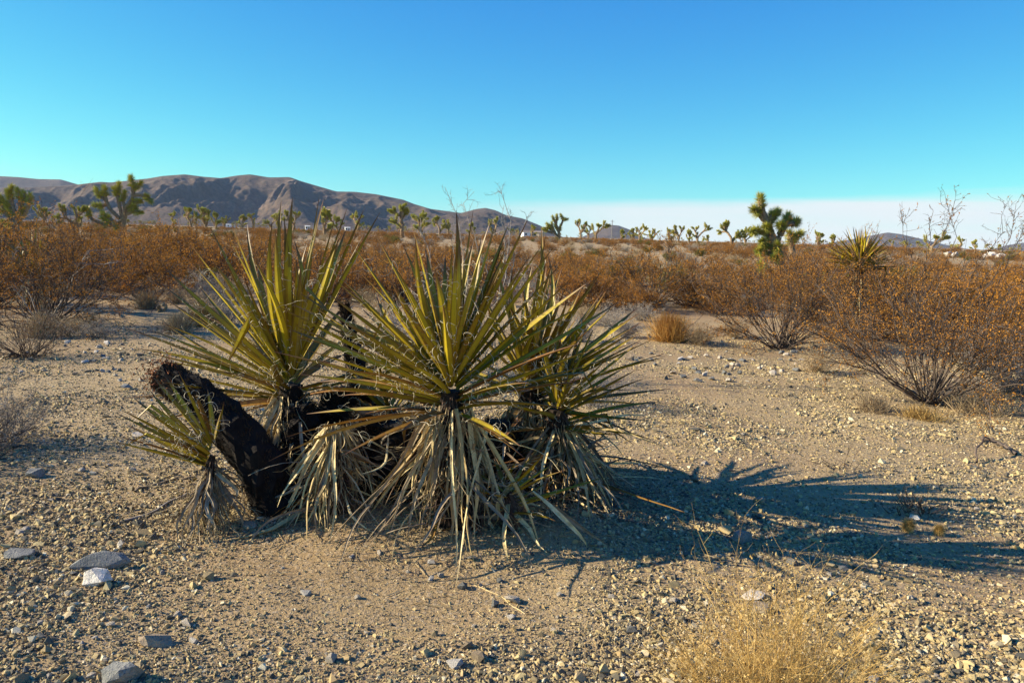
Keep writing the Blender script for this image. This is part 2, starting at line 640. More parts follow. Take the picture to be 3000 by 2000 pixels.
# ------------------------------------------------------------------ mountains
def build_range(name, prof, Yr, foot, seed, du=4.0, spur=1.0, nY=110, back=0.5):
    """a range whose crest follows prof (photo columns and rows); spurs run down to the plain"""
    pu = np.array([p[0] for p in prof], float)
    pv = np.array([p[1] for p in prof], float)
    us = np.arange(pu[0], pu[-1] + du, du)
    vsl = np.interp(us, pu, pv)
    k = np.hanning(5)
    k /= k.sum()
    vsl = np.convolve(np.pad(vsl, 2, mode='edge'), k, 'valid')
    crest = np.array([at(u, v, Yr) for u, v in zip(us, vsl)])
    H = crest[:, 2]
    s = np.concatenate([np.linspace(0, 1, nY), 1 + np.linspace(0.03, 1, 18) * back])
    Yv = foot + (Yr - foot) * s
    Ug, S = np.meshgrid(us, s, indexing='ij')
    Hg = np.repeat(H[:, None], len(s), 1)
    Yg = np.repeat(Yv[None], len(us), 0)
    Xg = np.array([at(u, 690, 1.0)[0] for u in us])[:, None] * Yg
    span = (Yr - foot)
    # ridged spurs, warped so that they bend and branch
    wx = Xg + 130 * fbm(Xg / 420, Yg / 420, 3, seed)
    wy = Yg + 130 * fbm(Xg / 420, Yg / 420, 3, seed + 9)
    a = 1 - np.abs(2 * vnoise(wx / 330 + 0.45 * wy / 600, wy / 900, seed) - 1)
    b = 1 - np.abs(2 * vnoise(wx / 150 - 0.3 * wy / 400, wy / 380, seed + 4) - 1)
    c = 1 - np.abs(2 * vnoise(wx / 62, wy / 130, seed + 7) - 1)
    rid = 0.62 * a + 0.25 * b + 0.13 * c + 0.06 * fbm(Xg / 26, Yg / 26, 3, seed + 30)
    sc = np.clip(S, 0, 1)
    base = sc ** 1.55
    env = np.sin(np.pi * np.clip(sc, 0, 1) ** 0.8) * 0.62 * spur
    prof01 = base + env * (rid - 0.52)
    bk = np.clip((S - 1) / back, 0, 1)
    prof01 = np.where(S > 1, 1 - bk ** 1.1 + 0.25 * bk * (1 - bk) * (rid - 0.5), prof01)
    floor = 0.6
    Z = floor + (Hg - floor) * prof01
    # no spur may stand above the crest line
    lim = 1.5 + (Hg - 1.5) * np.minimum(1.0, Yg / Yr) * 0.985
    Z = np.where(S < 0.985, np.minimum(Z, lim), Z)
    Z = np.where(Z < 0.4, -3 + 0.2 * Z, Z)
    V = np.stack([Xg, Yg, Z], -1)
    idx = np.arange(V.shape[0] * V.shape[1]).reshape(V.shape[:2])
    q = np.stack([idx[:-1, :-1], idx[1:, :-1], idx[1:, 1:], idx[:-1, 1:]], -1).reshape(-1, 4)
    ge = Geo()
    ge.add(V, quads=q)
    obj(name, ge.mesh(name, MAT['mountain'], smooth=True), kind='structure')


MAIN = [(-1100, 600), (-700, 575), (-400, 560), (-150, 556), (0, 553), (100, 549), (180, 545), (232, 541), (300, 533), (330, 535), (440, 523), (480, 516),
        (545, 511), (600, 518), (650, 522), (700, 514), (735, 511), (790, 520), (850, 519), (880, 530), (930, 545), (985, 561), (1040, 562),
        (1100, 569), (1180, 585), (1210, 597), (1260, 612), (1350, 624), (1395, 612), (1420, 609), (1450, 616), (1480, 630),
        (1530, 640), (1580, 660), (1610, 676), (1640, 690), (1660, 700)]
build_range('mountains', MAIN, 4300, 3250, 3, spur=1.9)
build_range('far_mountains', [(-1200, 560), (-700, 545), (-300, 530), (-80, 519), (0, 516), (60, 519), (120, 525), (185, 526), (235, 541), (300, 560), (420, 590), (600, 640)], 7000, 5600, 21, spur=0.7, nY=50)
build_range('distant_hill', [(1690, 700), (1730, 684), (1760, 670), (1790, 659), (1812, 661), (1845, 673), (1880, 694), (1920, 705)], 6200, 5500, 31, du=2, spur=0.6, nY=40)
build_range('distant_range', [(2380, 722), (2450, 708), (2520, 697), (2560, 688), (2600, 681), (2640, 686), (2700, 700), (2760, 714), (2830, 728), (2880, 735), (2915, 729),
                              (2950, 719), (3000, 711), (3060, 704), (3200, 712), (3400, 735), (3600, 756)], 8200, 7200, 41, du=3, spur=0.6, nY=40)

# ------------------------------------------------------------------ yuccas
def bez(P0, P1, bow, n):
    t = np.linspace(0, 1, n)[:, None]
    C = (np.asarray(P0) + np.asarray(P1)) / 2 + np.asarray(bow)
    return (1 - t) ** 2 * P0 + 2 * t * (1 - t) * C + t ** 2 * P1


def leaf_geo(P, width, axis, roll=0.0, chan=0.28, basew=0.8, taper=None, twist=0.0):
    """a stiff channelled blade along the centre line P (K,3); axis = the plant's own centre line direction"""
    K = len(P)
    t = np.linspace(0, 1, K)
    T = nrm(np.gradient(P, axis=0))
    up = nrm(np.asarray(axis) - T * (T @ np.asarray(axis))[:, None])
    bad = np.linalg.norm(np.cross(T, np.broadcast_to(axis, T.shape)), axis=1) < 0.15
    if bad.any():
        alt = np.array([0.3, -1.0, 0.1])
        up[bad] = nrm(alt - T[bad] * (T[bad] @ alt)[:, None])
    side = np.cross(T, up)
    an = (roll + twist * t)[:, None]
    s2 = side * np.cos(an) + up * np.sin(an)
    u2 = -side * np.sin(an) + up * np.cos(an)
    if taper is None:                               # lance-shaped: broadest a little below the middle
        fall = np.where(t < 0.38, 0.66 + 0.34 * np.sin(np.clip(t / 0.38, 0, 1) * math.pi / 2), 1 - np.clip((t - 0.38) / 0.62, 0, 1) ** 1.55)
    else:
        fall = (basew + (1 - basew) * np.clip(t / 0.2, 0, 1)) * (1 - t ** taper)
    w = width * 0.5 * fall + 0.0012
    w = w[:, None]
    Lf = P + s2 * w + u2 * w * chan
    Rg = P - s2 * w + u2 * w * chan
    Kb = P - u2 * w * (0.42)
    In = P - u2 * w * (0.16)
    V = np.stack([Lf, In, Rg, Kb], 1)
    idx = np.arange(K * 4).reshape(K, 4)
    a = idx[:-1]
    b = idx[1:]
    q = np.stack([a, np.roll(a, -1, 1), np.roll(b, -1, 1), b], -1).reshape(-1, 4)
    return V.reshape(-1, 3), q, np.repeat(t, 4), Lf, Rg, u2


def add_leaf(plant, origin, P, width, axis, mat, name='leaf', **kw):
    V, q, att, Lf, Rg, u2 = leaf_geo(P, width, axis, **kw)
    ge = Geo()
    ge.add(V, quads=q, att=att)
    me = ge.mesh(name, mat, smooth=False, origin=P[0], att=True)
    ea = me.attributes.new('edge', 'FLOAT', 'POINT')
    ea.data.foreach_set('value', np.tile([1.0, 0, 1.0, 0], len(P)))
    obj(name, me, plant, loc=P[0] - origin)
    return Lf, Rg, u2


def fibres_part(plant, origin, edges, rg, per=6, size=(0.012, 0.042), thick=0.0013, mat=None):
    st, dr, nm = [], [], []
    for Lf, Rg, u2 in edges:
        for _ in range(per):
            E = Lf if rg.random() < 0.5 else Rg
            t = rg.uniform(0.08, 0.8) * (len(E) - 1)
            k = int(t)
            f = t - k
            st.append(E[k] * (1 - f) + E[k + 1] * f)
            dr.append(nrm(E[k + 1] - E[k]))
            nm.append(u2[k])
    if not st:
        return
    st = np.array(st)
    n = len(st)
    d = nrm(np.array(dr) * rg.uniform(-0.2, 1, (n, 1)) + rg.normal(0, 0.8, (n, 3)))
    b = nrm(np.cross(d, rg.normal(size=(n, 3))))
    rad = rg.uniform(size[0], size[1], (n, 1))
    ang = rg.uniform(1.6, 5.2, (n, 1))
    K = 8
    tt = np.linspace(0, 1, K)[None, :]
    th = ang * tt
    P = st[:, None] + (rad[..., None] * (np.sin(th)[..., None] * d[:, None] + (1 - np.cos(th))[..., None] * b[:, None]))
    ge = Geo()
    tubes(ge, P - origin, np.broadcast_to(np.linspace(1, 0.45, K) * thick, (n, K)), 3)
    obj('fibre', ge.mesh('fibre', mat or MAT['fibre']), plant, kind='stuff')


def trunk_part(plant, origin, P, rad, mat, name='trunk', shag=400, shag_len=(0.03, 0.08), shag_mat=None, rg=None, sides=14, endmat=None, down=-1.0):
    """rough trunk along P with a coat of clinging fibres"""
    K = len(P)
    T, A, B = frames(P[None])
    T, A, B = T[0], A[0], B[0]
    an = np.arange(sides) * 2 * math.pi / sides
    jit = 1 + rg.normal(0, 0.11, (K, sides))
    Vv = P[:, None] + (rad[:, None] * jit)[..., None] * (A[:, None] * np.cos(an)[None, :, None] + B[:, None] * np.sin(an)[None, :, None])
    idx = np.arange(K * sides).reshape(K, sides)
    a = idx[:-1]
    b = idx[1:]
    q = np.stack([a, np.roll(a, -1, 1), np.roll(b, -1, 1), b], -1).reshape(-1, 4)
    ge = Geo()
    ge.add(Vv - origin, quads=q)
    ge.add((P[-1] + T[-1] * rad[-1] * 0.05 - origin)[None], None)
    ci = K * sides
    ring = idx[-1]
    ge.t.append(np.stack([ring, np.roll(ring, -1), np.full(sides, ci)], -1))
    ge.tm.append(np.full(sides, 1 if endmat else 0))
    o = obj(name, ge.mesh(name, [mat] + ([endmat] if endmat else [])), plant)
    if shag:
        k = rg.uniform(0, K - 1.001, shag)
        ki = k.astype(int)
        f = (k - ki)[:, None]
        c = P[ki] * (1 - f) + P[ki + 1] * f
        r0 = rad[ki]
        th = rg.uniform(0, 2 * math.pi, shag)
        nrmv = A[ki] * np.cos(th)[:, None] + B[ki] * np.sin(th)[:, None]
        p = c + nrmv * (r0 * 0.93)[:, None]
        d = nrmv * rg.uniform(0.15, 0.8, (shag, 1)) + T[ki] * down + rg.normal(0, 0.25, (shag, 3))
        gs = Geo()
        spikes(gs, p - origin, d, rg.uniform(*shag_len, shag), rg.uniform(0.002, 0.0045, shag))
        obj('bark_fibre', gs.mesh('bark_fibre', shag_mat or mat), plant, kind='stuff')
    return o


def yucca(base_uv, crown_uv, Y, label, tips, hug_n=2, shag_n=500, L=0.78, width=0.045, extra=40, elo=-10, skirt=50, skirt_r=(0.15, 0.5), seed=1,
          old_tips=(), trunk_r=0.07, name='yucca', fib=6, dead_tips=(), skirt_w=0.03, wave=0.02, skirt_arc=(0, 360), trunk_mat=None,
          extra_L=(0.45, 0.98), mess=0, mess_r=0.5, skirt_mat=None, bowk=0.12, group=None):
    rg = np.random.default_rng(seed)
    C = at(crown_uv[0], crown_uv[1], Y)
    b = at(base_uv[0], base_uv[1], Y)
    b = np.array([b[0], Y, float(g(b[0], Y))])
    origin = b
    pl = thing(name, b, label, 'yucca', group)
    axis = nrm(C - b) if np.linalg.norm(C - b) > 0.1 else np.array([0, 0, 1.0])
    axis = nrm(axis + np.array([0, 0, 0.6]))
    tt = np.linspace(0, 1, 9)[:, None]
    TP = (b - np.array([0, 0, 0.04])) * (1 - tt) + (C + axis * (0.05 if tips else -0.06)) * tt
    TP[1:-1] += rg.normal(0, 0.008, (7, 3))
    trunk_part(pl, origin, TP, np.linspace(trunk_r * 1.25, trunk_r * 0.5, 9), trunk_mat or MAT['yucca_trunk'], shag=shag_n, rg=rg,
               shag_mat=MAT['rot_fibre'] if trunk_mat is None else MAT['char_fibre'], shag_len=(0.04, 0.12))
    edges = []
    zc = np.array([0, 0, 1.0])

    def one(tip, mat, w, bow=None, lift=0.0):
        tip = C + (tip - C) * 1.03
        d = nrm(tip - C)
        p0 = C + d * 0.035 - axis * (0.05 - 0.16 * max(0.0, float(d @ axis))) * 0.9
        ln = np.linalg.norm(tip - p0)
        if bow is None:
            side = nrm(np.cross(d, zc) + 1e-6)
            bow = (axis * rg.uniform(-0.4, 1.0) * (1 - abs(d @ axis)) + side * rg.normal(0, 0.6)) * ln * bowk
        P = bez(p0, tip, bow, 9)
        if rg.random() < 0.07:                      # snapped and drooping
            k = rg.integers(4, 7)
            seg = np.linalg.norm(P[-1] - P[k]) / (8 - k)
            dd = nrm(nrm(P[k] - P[k - 1]) * 0.4 + np.array([rg.normal(0, .4), rg.normal(0, .4), -1.0]))
            for j in range(k + 1, 9):
                P[j] = P[j - 1] + dd * seg
        E = add_leaf(pl, origin, P, w, axis, mat, 'leaf', roll=rg.normal(0, 0.25), twist=rg.normal(0, 0.25))
        edges.append(E)

    for i, tp in enumerate(tips):
        u, v = tp[0], tp[1]
        sg = tp[2] if len(tp) > 2 else (1 if rg.random() < 0.5 else -1)
        l2 = math.hypot(u - crown_uv[0], v - crown_uv[1]) * Y / F
        Lt = L * rg.uniform(0.9, 1.08)
        dy = sg * min(0.55, math.sqrt(max(Lt * Lt - l2 * l2, 0.0)) * 0.75) if l2 < Lt else sg * 0.04
        one(at(u, v, Y + dy), MAT['leaf'], width * rg.uniform(0.8, 1.15))
    for tp in old_tips:
        u, v = tp[0], tp[1]
        dy = tp[2] if len(tp) > 2 else -0.15
        tip = at(u, v, Y + dy)
        ln = np.linalg.norm(tip - C)
        one(tip, MAT['leaf_old'], width * rg.uniform(0.7, 1.0), bow=np.array([0, 0, rg.uniform(0.05, 0.14)]) * ln)
    # the rest of the rosette, all round
    for i in range(extra):
        az = i * 2.39996 + rg.normal(0, 0.2)
        el = R(rg.uniform(elo, 88)) if rg.random() < 0.75 else R(rg.uniform(elo, 30))
        d = np.array([math.cos(az) * math.cos(el), math.sin(az) * math.cos(el), math.sin(el)])
        d = nrm(d + axis * 0.15 - np.array([0, 0, 0.15]))
        tip = C + d * L * rg.uniform(*extra_L) * (0.85 if d[1] < -0.4 else 1)
        one(tip, MAT['leaf_old'] if el < R(6) and rg.random() < 0.6 else MAT['leaf'], width * rg.uniform(0.7, 1.05))
    if fib:
        fibres_part(pl, origin, edges, rg, per=fib)

    # dead leaves hanging round the stem
    def dead(p0, p1, w, mat, bow, nseg=9):
        P = bez(p0, p1, bow, nseg)
        ph = rg.uniform(0, 6.28, 3)
        tw = np.linspace(0, 1, nseg)[:, None]
        P = P + wave * np.sin(tw * rg.uniform(4, 9, 3) + ph) * tw * np.array([1, 1, 0.5])
        for r_ in P:
            gz = float(g(r_[0], r_[1])) + 0.004
            if r_[2] < gz:
                r_[2] = gz
        add_leaf(pl, origin, P, w, nrm(np.array([P[-1][0] - C[0], P[-1][1] - C[1], 0.6])), mat, 'dead_leaf',
                 roll=rg.uniform(-1.3, 1.3), twist=rg.normal(0, 1.3), chan=0.35, basew=0.9, taper=2.6)

    bunch = rg.uniform(0, 6.283, 8)
    bunch[:3] = rg.uniform(3.6, 5.8, 3)
    for i in range(skirt):
        hug = i % 5 < hug_n                             # packed against the stem, or splayed in ragged bunches
        az = R(rg.uniform(*skirt_arc)) if hug else bunch[rg.integers(0, len(bunch))] + rg.normal(0, 0.16)
        rr = trunk_r + rg.uniform(0.0, 0.10) if hug else skirt_r[0] + (skirt_r[1] - skirt_r[0]) * rg.random() ** 0.7
        hfrac = rg.uniform(0.35, 1.0) if hug else rg.uniform(0.6, 1.0)
        p0 = b * (1 - hfrac) + C * hfrac
        od = np.array([math.cos(az), math.sin(az), 0])
        p0 = p0 + od * trunk_r * 0.8
        e = C + od * rr
        gz = float(g(e[0], e[1]))
        zend = gz + 0.006 if rg.random() < (0.35 if hug else 0.7) else gz + rg.uniform(0.05, 0.55) * (p0[2] - gz)
        p1 = np.array([e[0], e[1], zend])
        bow = od * rg.uniform(0.0, 0.10) + np.array([0, 0, rg.uniform(-0.02, 0.08)])
        mt = (skirt_mat or (MAT['leaf_dead'] if rg.random() < 0.68 else MAT['leaf_grey']))
        dead(p0, p1, skirt_w * rg.uniform(0.6, 1.15), mt, bow)
    if skirt > 20:
        nf = skirt * 5
        hf = rg.uniform(0.35, 1.0, nf)[:, None]
        az = rg.uniform(0, 6.283, nf)
        od = np.stack([np.cos(az), np.sin(az), np.zeros(nf)], 1)
        PP = grow(b * (1 - hf) + C * hf + od * trunk_r * 0.9, od * rg.uniform(0.1, 0.9, (nf, 1)) + np.array([0, 0, -1.0]), rg.uniform(0.08, 0.38, nf), 9, 0.22, rg, -0.05)
        PP[..., 2] = np.maximum(PP[..., 2], g(PP[..., 0], PP[..., 1]) + 0.004)
        gf = Geo()
        tubes(gf, PP - origin, np.linspace(1, 0.4, 9)[None] * rg.uniform(0.0010, 0.0030, (nf, 1)), 3)
        obj('dead_strands', gf.mesh('dead_strands', MAT['straw']), pl, kind='stuff')
    # loose tangle round the foot: bent, crossing and half-fallen leaves
    for i in range(mess):
        az = rg.uniform(0, 6.283)
        h0 = rg.uniform(0.02, 0.85)
        p0 = b * (1 - h0) + C * h0 + np.array([rg.normal(0, trunk_r), rg.normal(0, trunk_r), 0])
        az2 = az + rg.normal(0, 0.7)
        rr = rg.uniform(0.12, mess_r)
        e = p0 + np.array([math.cos(az2), math.sin(az2), 0]) * rr
        gz = float(g(e[0], e[1]))
        zend = gz + 0.006 if rg.random() < 0.5 else gz + rg.uniform(0.0, 1.0) * (p0[2] - gz + 0.05)
        mt = MAT['leaf_grey'] if rg.random() < 0.55 else (MAT['leaf_dead'] if rg.random() < 0.5 else MAT['leaf_old'])
        dead(p0, np.array([e[0], e[1], zend]), skirt_w * rg.uniform(0.3, 1.0), mt, rg.normal(0, 0.05, 3) + np.array([0, 0, 0.04]))
    if mess:
        nf = mess * 5
        az = rg.uniform(0, 6.283, nf)
        rr = np.abs(rg.normal(0, mess_r * 0.45, nf))
        sx = b[0] + rr * np.cos(az)
        sy = b[1] + rr * np.sin(az)
        sz = g(sx, sy) + rg.uniform(0, 1, nf) ** 2 * (C[2] - b[2]) * 0.8 * np.exp(-(rr / (mess_r * 0.4)) ** 2) + 0.01
        PP = grow(np.stack([sx, sy, sz], 1), rg.normal(size=(nf, 3)) * [1, 1, 0.5], rg.uniform(0.05, 0.22, nf), 8, 0.5, rg, -0.05)
        PP[..., 2] = np.maximum(PP[..., 2], g(PP[..., 0], PP[..., 1]) + 0.003)
        gf = Geo()
        tubes(gf, PP - origin, np.broadcast_to(np.linspace(1, 0.5, 8) * 0.0013, (nf, 8)), 3)
        obj('fibre', gf.mesh('fibre', MAT['rot_fibre']), pl, kind='stuff')
    for (u0, v0, u1, v1, dy, kind) in dead_tips:
        p0 = at(u0, v0, Y - 0.05)
        p1 = at(u1, v1, Y + dy) if dy is not None else on_ground(u1, v1) + np.array([0, 0, 0.008])
        dead(p0, p1, skirt_w * 1.15, MAT[kind], nrm(np.array([p1[0] - p0[0], p1[1] - p0[1], 0])) * 0.04)
    return pl, C, b


A_TIPS = [(1336, 633, 1), (1385, 629, 1), (1432, 667, -1), (1451, 658, 1), (1487, 667, 1), (1540, 658, -1), (1515, 671, 1), (1612, 739, -1), (1578, 735, -1),
          (1221, 714, -1), (1183, 726, 1), (1102, 692, 1), (1038, 726, -1), (1055, 803, 1), (1000, 818, -1), (1251, 743, 1), (1238, 792, 1),
          (1332, 765, -1), (1298, 901, -1), (1523, 799, -1), (1408, 705, 1), (1390, 800, 1), (1460, 800, -1), (970, 868, -1), (930, 905, 1), (895, 870, -1),
          (872, 900, 1), (829, 905, -1), (868, 973, -1), (880, 990, 1), (904, 1027, -1), (935, 1055, 1), (1000, 940, -1), (1060, 905, 1), (1110, 870, 1), (1150, 830, -1),
          (1666, 824, -1), (1642, 775, 1), (1740, 880, -1), (1355, 745, 1), (1480, 735, 1), (1275, 800, -1), (1205, 850, 1), (1180, 900, -1)]
rgt = np.random.default_rng(3)
A_TIPS += [(1322 + l_ * math.sin(R(a_)), 1175 - l_ * math.cos(R(a_))) for a_, l_ in zip(np.linspace(-95, 80, 18), rgt.uniform(400, 560, 18))]
A_OLD = [(849, 1277, -0.25), (804, 1345, -0.35), (1015, 1328, -0.4), (1527, 1333, -0.35), (1690, 1010, -0.3), (1000, 1160, 0.15), (1060, 1215, 0.2), (1085, 1235, 0.12),
         (1120, 1255, 0.2), (940, 1120, 0.2), (1010, 1090, -0.2), (1180, 1260, -0.4), (1700, 1120, -0.15)]
A_DEAD = [(1385, 1220, 1595, 1612, None, 'leaf_dead'), (1360, 1225, 1313, 1603, None, 'leaf_dead'), (1390, 1240, 1449, 1528, None, 'leaf_dead'),
          (1300, 1215, 1064, 1530, None, 'leaf_dead'), (1290, 1225, 1080, 1500, None, 'leaf_dead'), (1375, 1225, 1400, 1590, None, 'leaf_dead'),
          (1310, 1240, 1190, 1590, None, 'leaf_grey'), (1320, 1250, 1240, 1570, None, 'leaf_grey'), (1380, 1230, 1500, 1570, None, 'leaf_dead'),
          (1330, 1240, 1330, 1590, None, 'leaf_grey'), (1345, 1240, 1345, 1610, None, 'leaf_grey'), (1300, 1240, 1130, 1560, None, 'leaf_dead')]
yA, CA, bA = yucca((1345, 1560), (1322, 1175), 3.86, 'tallest yucca of the clump, full green rosette above hanging pale dead leaves', A_TIPS,
                   L=0.80, width=0.045, extra=20, extra_L=(0.7, 1.05), seed=11, old_tips=A_OLD, dead_tips=A_DEAD, skirt=52, skirt_r=(0.03, 0.50), trunk_r=0.10, fib=11, hug_n=3, mess=70, mess_r=0.68, skirt_w=0.019)

C_TIPS = [(825, 603, 1), (857, 595, -1), (934, 586, 1), (945, 600, -1), (978, 652, 1), (808, 688, -1), (727, 671, 1), (681, 669, -1), (623, 682, 1), (561, 722, -1), (485, 841, -1), (587, 841, 1),
          (489, 880, 1), (476, 950, -1), (408, 1024, 1), (421, 1031, -1), (438, 1088, -1), (629, 777, 1), (668, 778, -1), (1013, 624, -1), (1064, 620, 1), (1106, 637, -1), (1008, 688, 1),
          (740, 760, -1), (780, 800, 1), (560, 905, -1), (600, 930, 1), (520, 1000, -1), (650, 880, -1), (700, 850, 1), (1040, 760, 1), (900, 720, 1), (880, 800, -1), (950, 800, 1), (545, 1010, 1)]
C_TIPS += [(850 + l_ * math.sin(R(a_)), 1150 - l_ * math.cos(R(a_))) for a_, l_ in zip(np.linspace(-92, 25, 16), rgt.uniform(380, 520, 16))]
C_OLD = [(545, 1229, -0.15), (487, 1230, -0.1), (679, 1137, 0.2), (717, 1205, 0.2), (1100, 1160, -0.2), (640, 1090, -0.2), (1010, 1040, 0.2)]
yC, CC, bC = yucca((845, 1490), (850, 1150), 4.45, 'yucca with a wide rosette beside the black leaning log', [(q_[0], q_[1], 1) if q_[0] < 740 and q_[1] > 820 else q_ for q_ in C_TIPS], L=0.95, width=0.047, extra=16, extra_L=(0.7, 1.05), elo=6, seed=23,
                   old_tips=C_OLD, skirt=55, skirt_r=(0.03, 0.40), trunk_r=0.11, fib=12, mess=50, mess_r=0.5, skirt_w=0.022, trunk_mat=MAT['char'])

B_TIPS = [(1585, 680, 1), (1598, 701, -1), (1766, 790, 1), (1753, 811, -1), (1761, 862, 1), (1751, 899, -1), (1863, 926, 1), (1863, 956, -1), (1872, 999, 1), (1808, 1033, -1),
          (1700, 850, 1), (1650, 860, -1), (1600, 800, 1), (1560, 780, 1), (1530, 850, -1), (1640, 940, -1), (1690, 930, 1), (1540, 900, 1), (1580, 960, -1), (1620, 760, 1), (1840, 1010, 1), (1500, 860, 1)]
B_TIPS += [(1552 + l_ * math.sin(R(a_)), 1165 - l_ * math.cos(R(a_))) for a_, l_ in zip(np.linspace(-15, 108, 18), rgt.uniform(260, 430, 18))]
B_OLD = [(1885, 1290, 0.1), (1740, 1250, -0.2), (1850, 1300, 0.3), (1700, 1200, 0.2), (1470, 1210, 0.2)]
yB, CB, bB = yucca((1590, 1500), (1552, 1165), 4.7, 'yucca with splayed leaves rooted where the long dark shadow begins', B_TIPS, L=0.90, width=0.045, extra=26, extra_L=(0.7, 1.05), seed=37,
                   old_tips=B_OLD, skirt=90, skirt_r=(0.05, 0.65), trunk_r=0.13, fib=6, mess=150, mess_r=0.85, skirt_w=0.022)

D_TIPS = [(1783, 1392, -1), (1731, 1399, 1), (1651, 1380, -1), (1634, 1437, 1), (1623, 1524, -1), (1560, 1330, 1), (1590, 1335, -1)]
yD, CD, bD = yucca((1500, 1530), (1490, 1470), 3.82, 'low sprawling yucca offshoot with bright yellow leaves in the shade', D_TIPS, L=0.42, width=0.030, extra=9, seed=41, elo=10,
                   skirt=10, skirt_r=(0.1, 0.3), trunk_r=0.03, fib=4, extra_L=(0.5, 0.8), skirt_w=0.022,
                   dead_tips=[(1500, 1420, 1447, 1555, None, 'leaf_dead'), (1560, 1440, 1720, 1605, None, 'leaf_dead'), (1590, 1470, 1770, 1600, None, 'leaf_grey')])

E_TIPS = [(391, 1148, -1), (445, 1150, 1), (453, 1112, -1), (487, 1108, 1), (525, 1095, -1), (347, 1214, -1), (325, 1222, 1), (338, 1295, -1), (402, 1175, 1), (365, 1206, -1), (470, 1190, 1), (420, 1250, 1), (430, 1210, -1), (500, 1140, 1), (375, 1245, 1), (480, 1260, -1), (395, 1220, 1)]
yE, CE, bE = yucca((600, 1500), (622, 1362), 3.86, 'small yucca leaning outward in front of the black log, with root-like grey dead leaves', E_TIPS, L=0.50, width=0.036, extra=2, hug_n=0, shag_n=120, seed=53,
                   elo=20, old_tips=[(350, 1280, -0.1), (470, 1290, -0.15), (560, 1130, -0.1)], skirt=46, skirt_r=(0.03, 0.27), trunk_r=0.03, fib=9, skirt_w=0.017, wave=0.03,
                   skirt_mat=MAT['leaf_grey'], extra_L=(0.5, 0.8))

G_DEAD = [(985, 1245, 800, 1490, None, 'leaf_dead'), (985, 1240, 830, 1510, None, 'leaf_dead'), (970, 1260, 815, 1540, None, 'leaf_dead'), (990, 1260, 850, 1550, None, 'leaf_dead'),
          (990, 1250, 900, 1530, None, 'leaf_dead'), (980, 1250, 970, 1540, None, 'leaf_grey'), (985, 1250, 1000, 1500, None, 'leaf_dead'), (960, 1250, 770, 1480, None, 'leaf_dead'),
          (995, 1250, 1030, 1500, None, 'leaf_grey'), (1000, 1250, 1060, 1480, None, 'leaf_dead'), (985, 1245, 930, 1500, None, 'leaf_dead')]
yG, CG, bG = yucca((985, 1510), (985, 1235), 3.98, 'dead headless yucca stem draped with pale straw-coloured straps', [], L=0.5, width=0.03, extra=0, seed=61, skirt=50, skirt_r=(0.08, 0.36),
                   trunk_r=0.06, fib=0, dead_tips=G_DEAD, name='dead_yucca', skirt_w=0.018, mess=45, mess_r=0.45)
yG['category'] = 'dead yucca'

yI, CI, bI = yucca((1130, 1420), (1135, 1235), 4.62, 'low dark yucca stem choked with dead leaves in the middle of the clump', [(1010, 1130, 1), (1060, 1090, 1), (1180, 1080, 1), (1230, 1120, 1), (960, 1180, 1), (1110, 1060, -1)],
                   L=0.55, width=0.04, extra=18, seed=67, skirt=60, skirt_r=(0.05, 0.5), trunk_r=0.15, fib=4, mess=60, mess_r=0.5, skirt_w=0.022)

J_TIPS = [(1870, 1005, 1), (1885, 1110, -1), (1850, 1195, 1), (1780, 1050, -1), (1705, 990, 1), (1900, 1285, 1), (1640, 960, 1), (1580, 985, -1), (1830, 1080, 1), (1760, 1130, -1), (1740, 960, 1), (1530, 1040, 1), (1800, 1270, -1), (1670, 1030, -1)]
yJ, CJ, bJ = yucca((1640, 1480), (1632, 1225), 4.38, 'dark yucca head pressed against the splayed one on the shadow side of the clump', J_TIPS, L=0.55, width=0.040, extra=26, extra_L=(0.7, 1.05), seed=83,
                   skirt=60, skirt_r=(0.05, 0.5), trunk_r=0.10, fib=6, mess=110, mess_r=0.6, skirt_w=0.018)

# burnt stems, and dark stumps added inside the clump
rgc = np.random.default_rng(77)


def burnt(name, pts, rads, label, cat, shag=2600, mat='char', fm='char_fibre', endm='rot', down=0.6, sl=(0.015, 0.045)):
    P = np.array(pts, float)
    t = np.linspace(0, 1, len(P))
    tn = np.linspace(0, 1, 18)
    Pn = np.stack([np.interp(tn, t, P[:, k]) for k in range(3)], 1)
    rn = np.interp(tn, t, rads)
    o0 = np.array([P[0][0], P[0][1], float(g(P[0][0], P[0][1]))])
    th = thing(name, o0, label, cat)
    trunk_part(th, o0, Pn, rn, MAT[mat], shag=shag, shag_len=sl, shag_mat=MAT[fm], rg=rgc, sides=18, endmat=MAT[endm], down=down)
    return th, o0, Pn


lb = at(815, 1440, 4.05)
lb[2] = float(g(lb[0], lb[1])) - 0.05
lg, lo, lP = burnt('burnt_log', [lb, at(764, 1352, 4.06), at(668, 1242, 4.09), at(570, 1156, 4.13), at(474, 1100, 4.17)], [0.120, 0.118, 0.108, 0.096, 0.074],
                   'thick black charred yucca log leaning out of the clump with a rusty broken end', 'log', shag=6000, sl=(0.012, 0.034))
# broken rusty end
ge = Geo()
n = 700
dax = nrm(lP[-1] - lP[-3])
pp = lP[-1] + rgc.normal(0, 0.046, (n, 3)) + dax * rgc.uniform(-0.06, 0.03, (n, 1)) - lo
spikes(ge, pp, rgc.normal(0, 1, (n, 3)) + dax * 0.6, rgc.uniform(0.01, 0.03, n), rgc.uniform(0.003, 0.007, n))
obj('broken_end', ge.mesh('broken_end', MAT['rot']), lg, kind='stuff', label='rust-brown crumbling broken end')

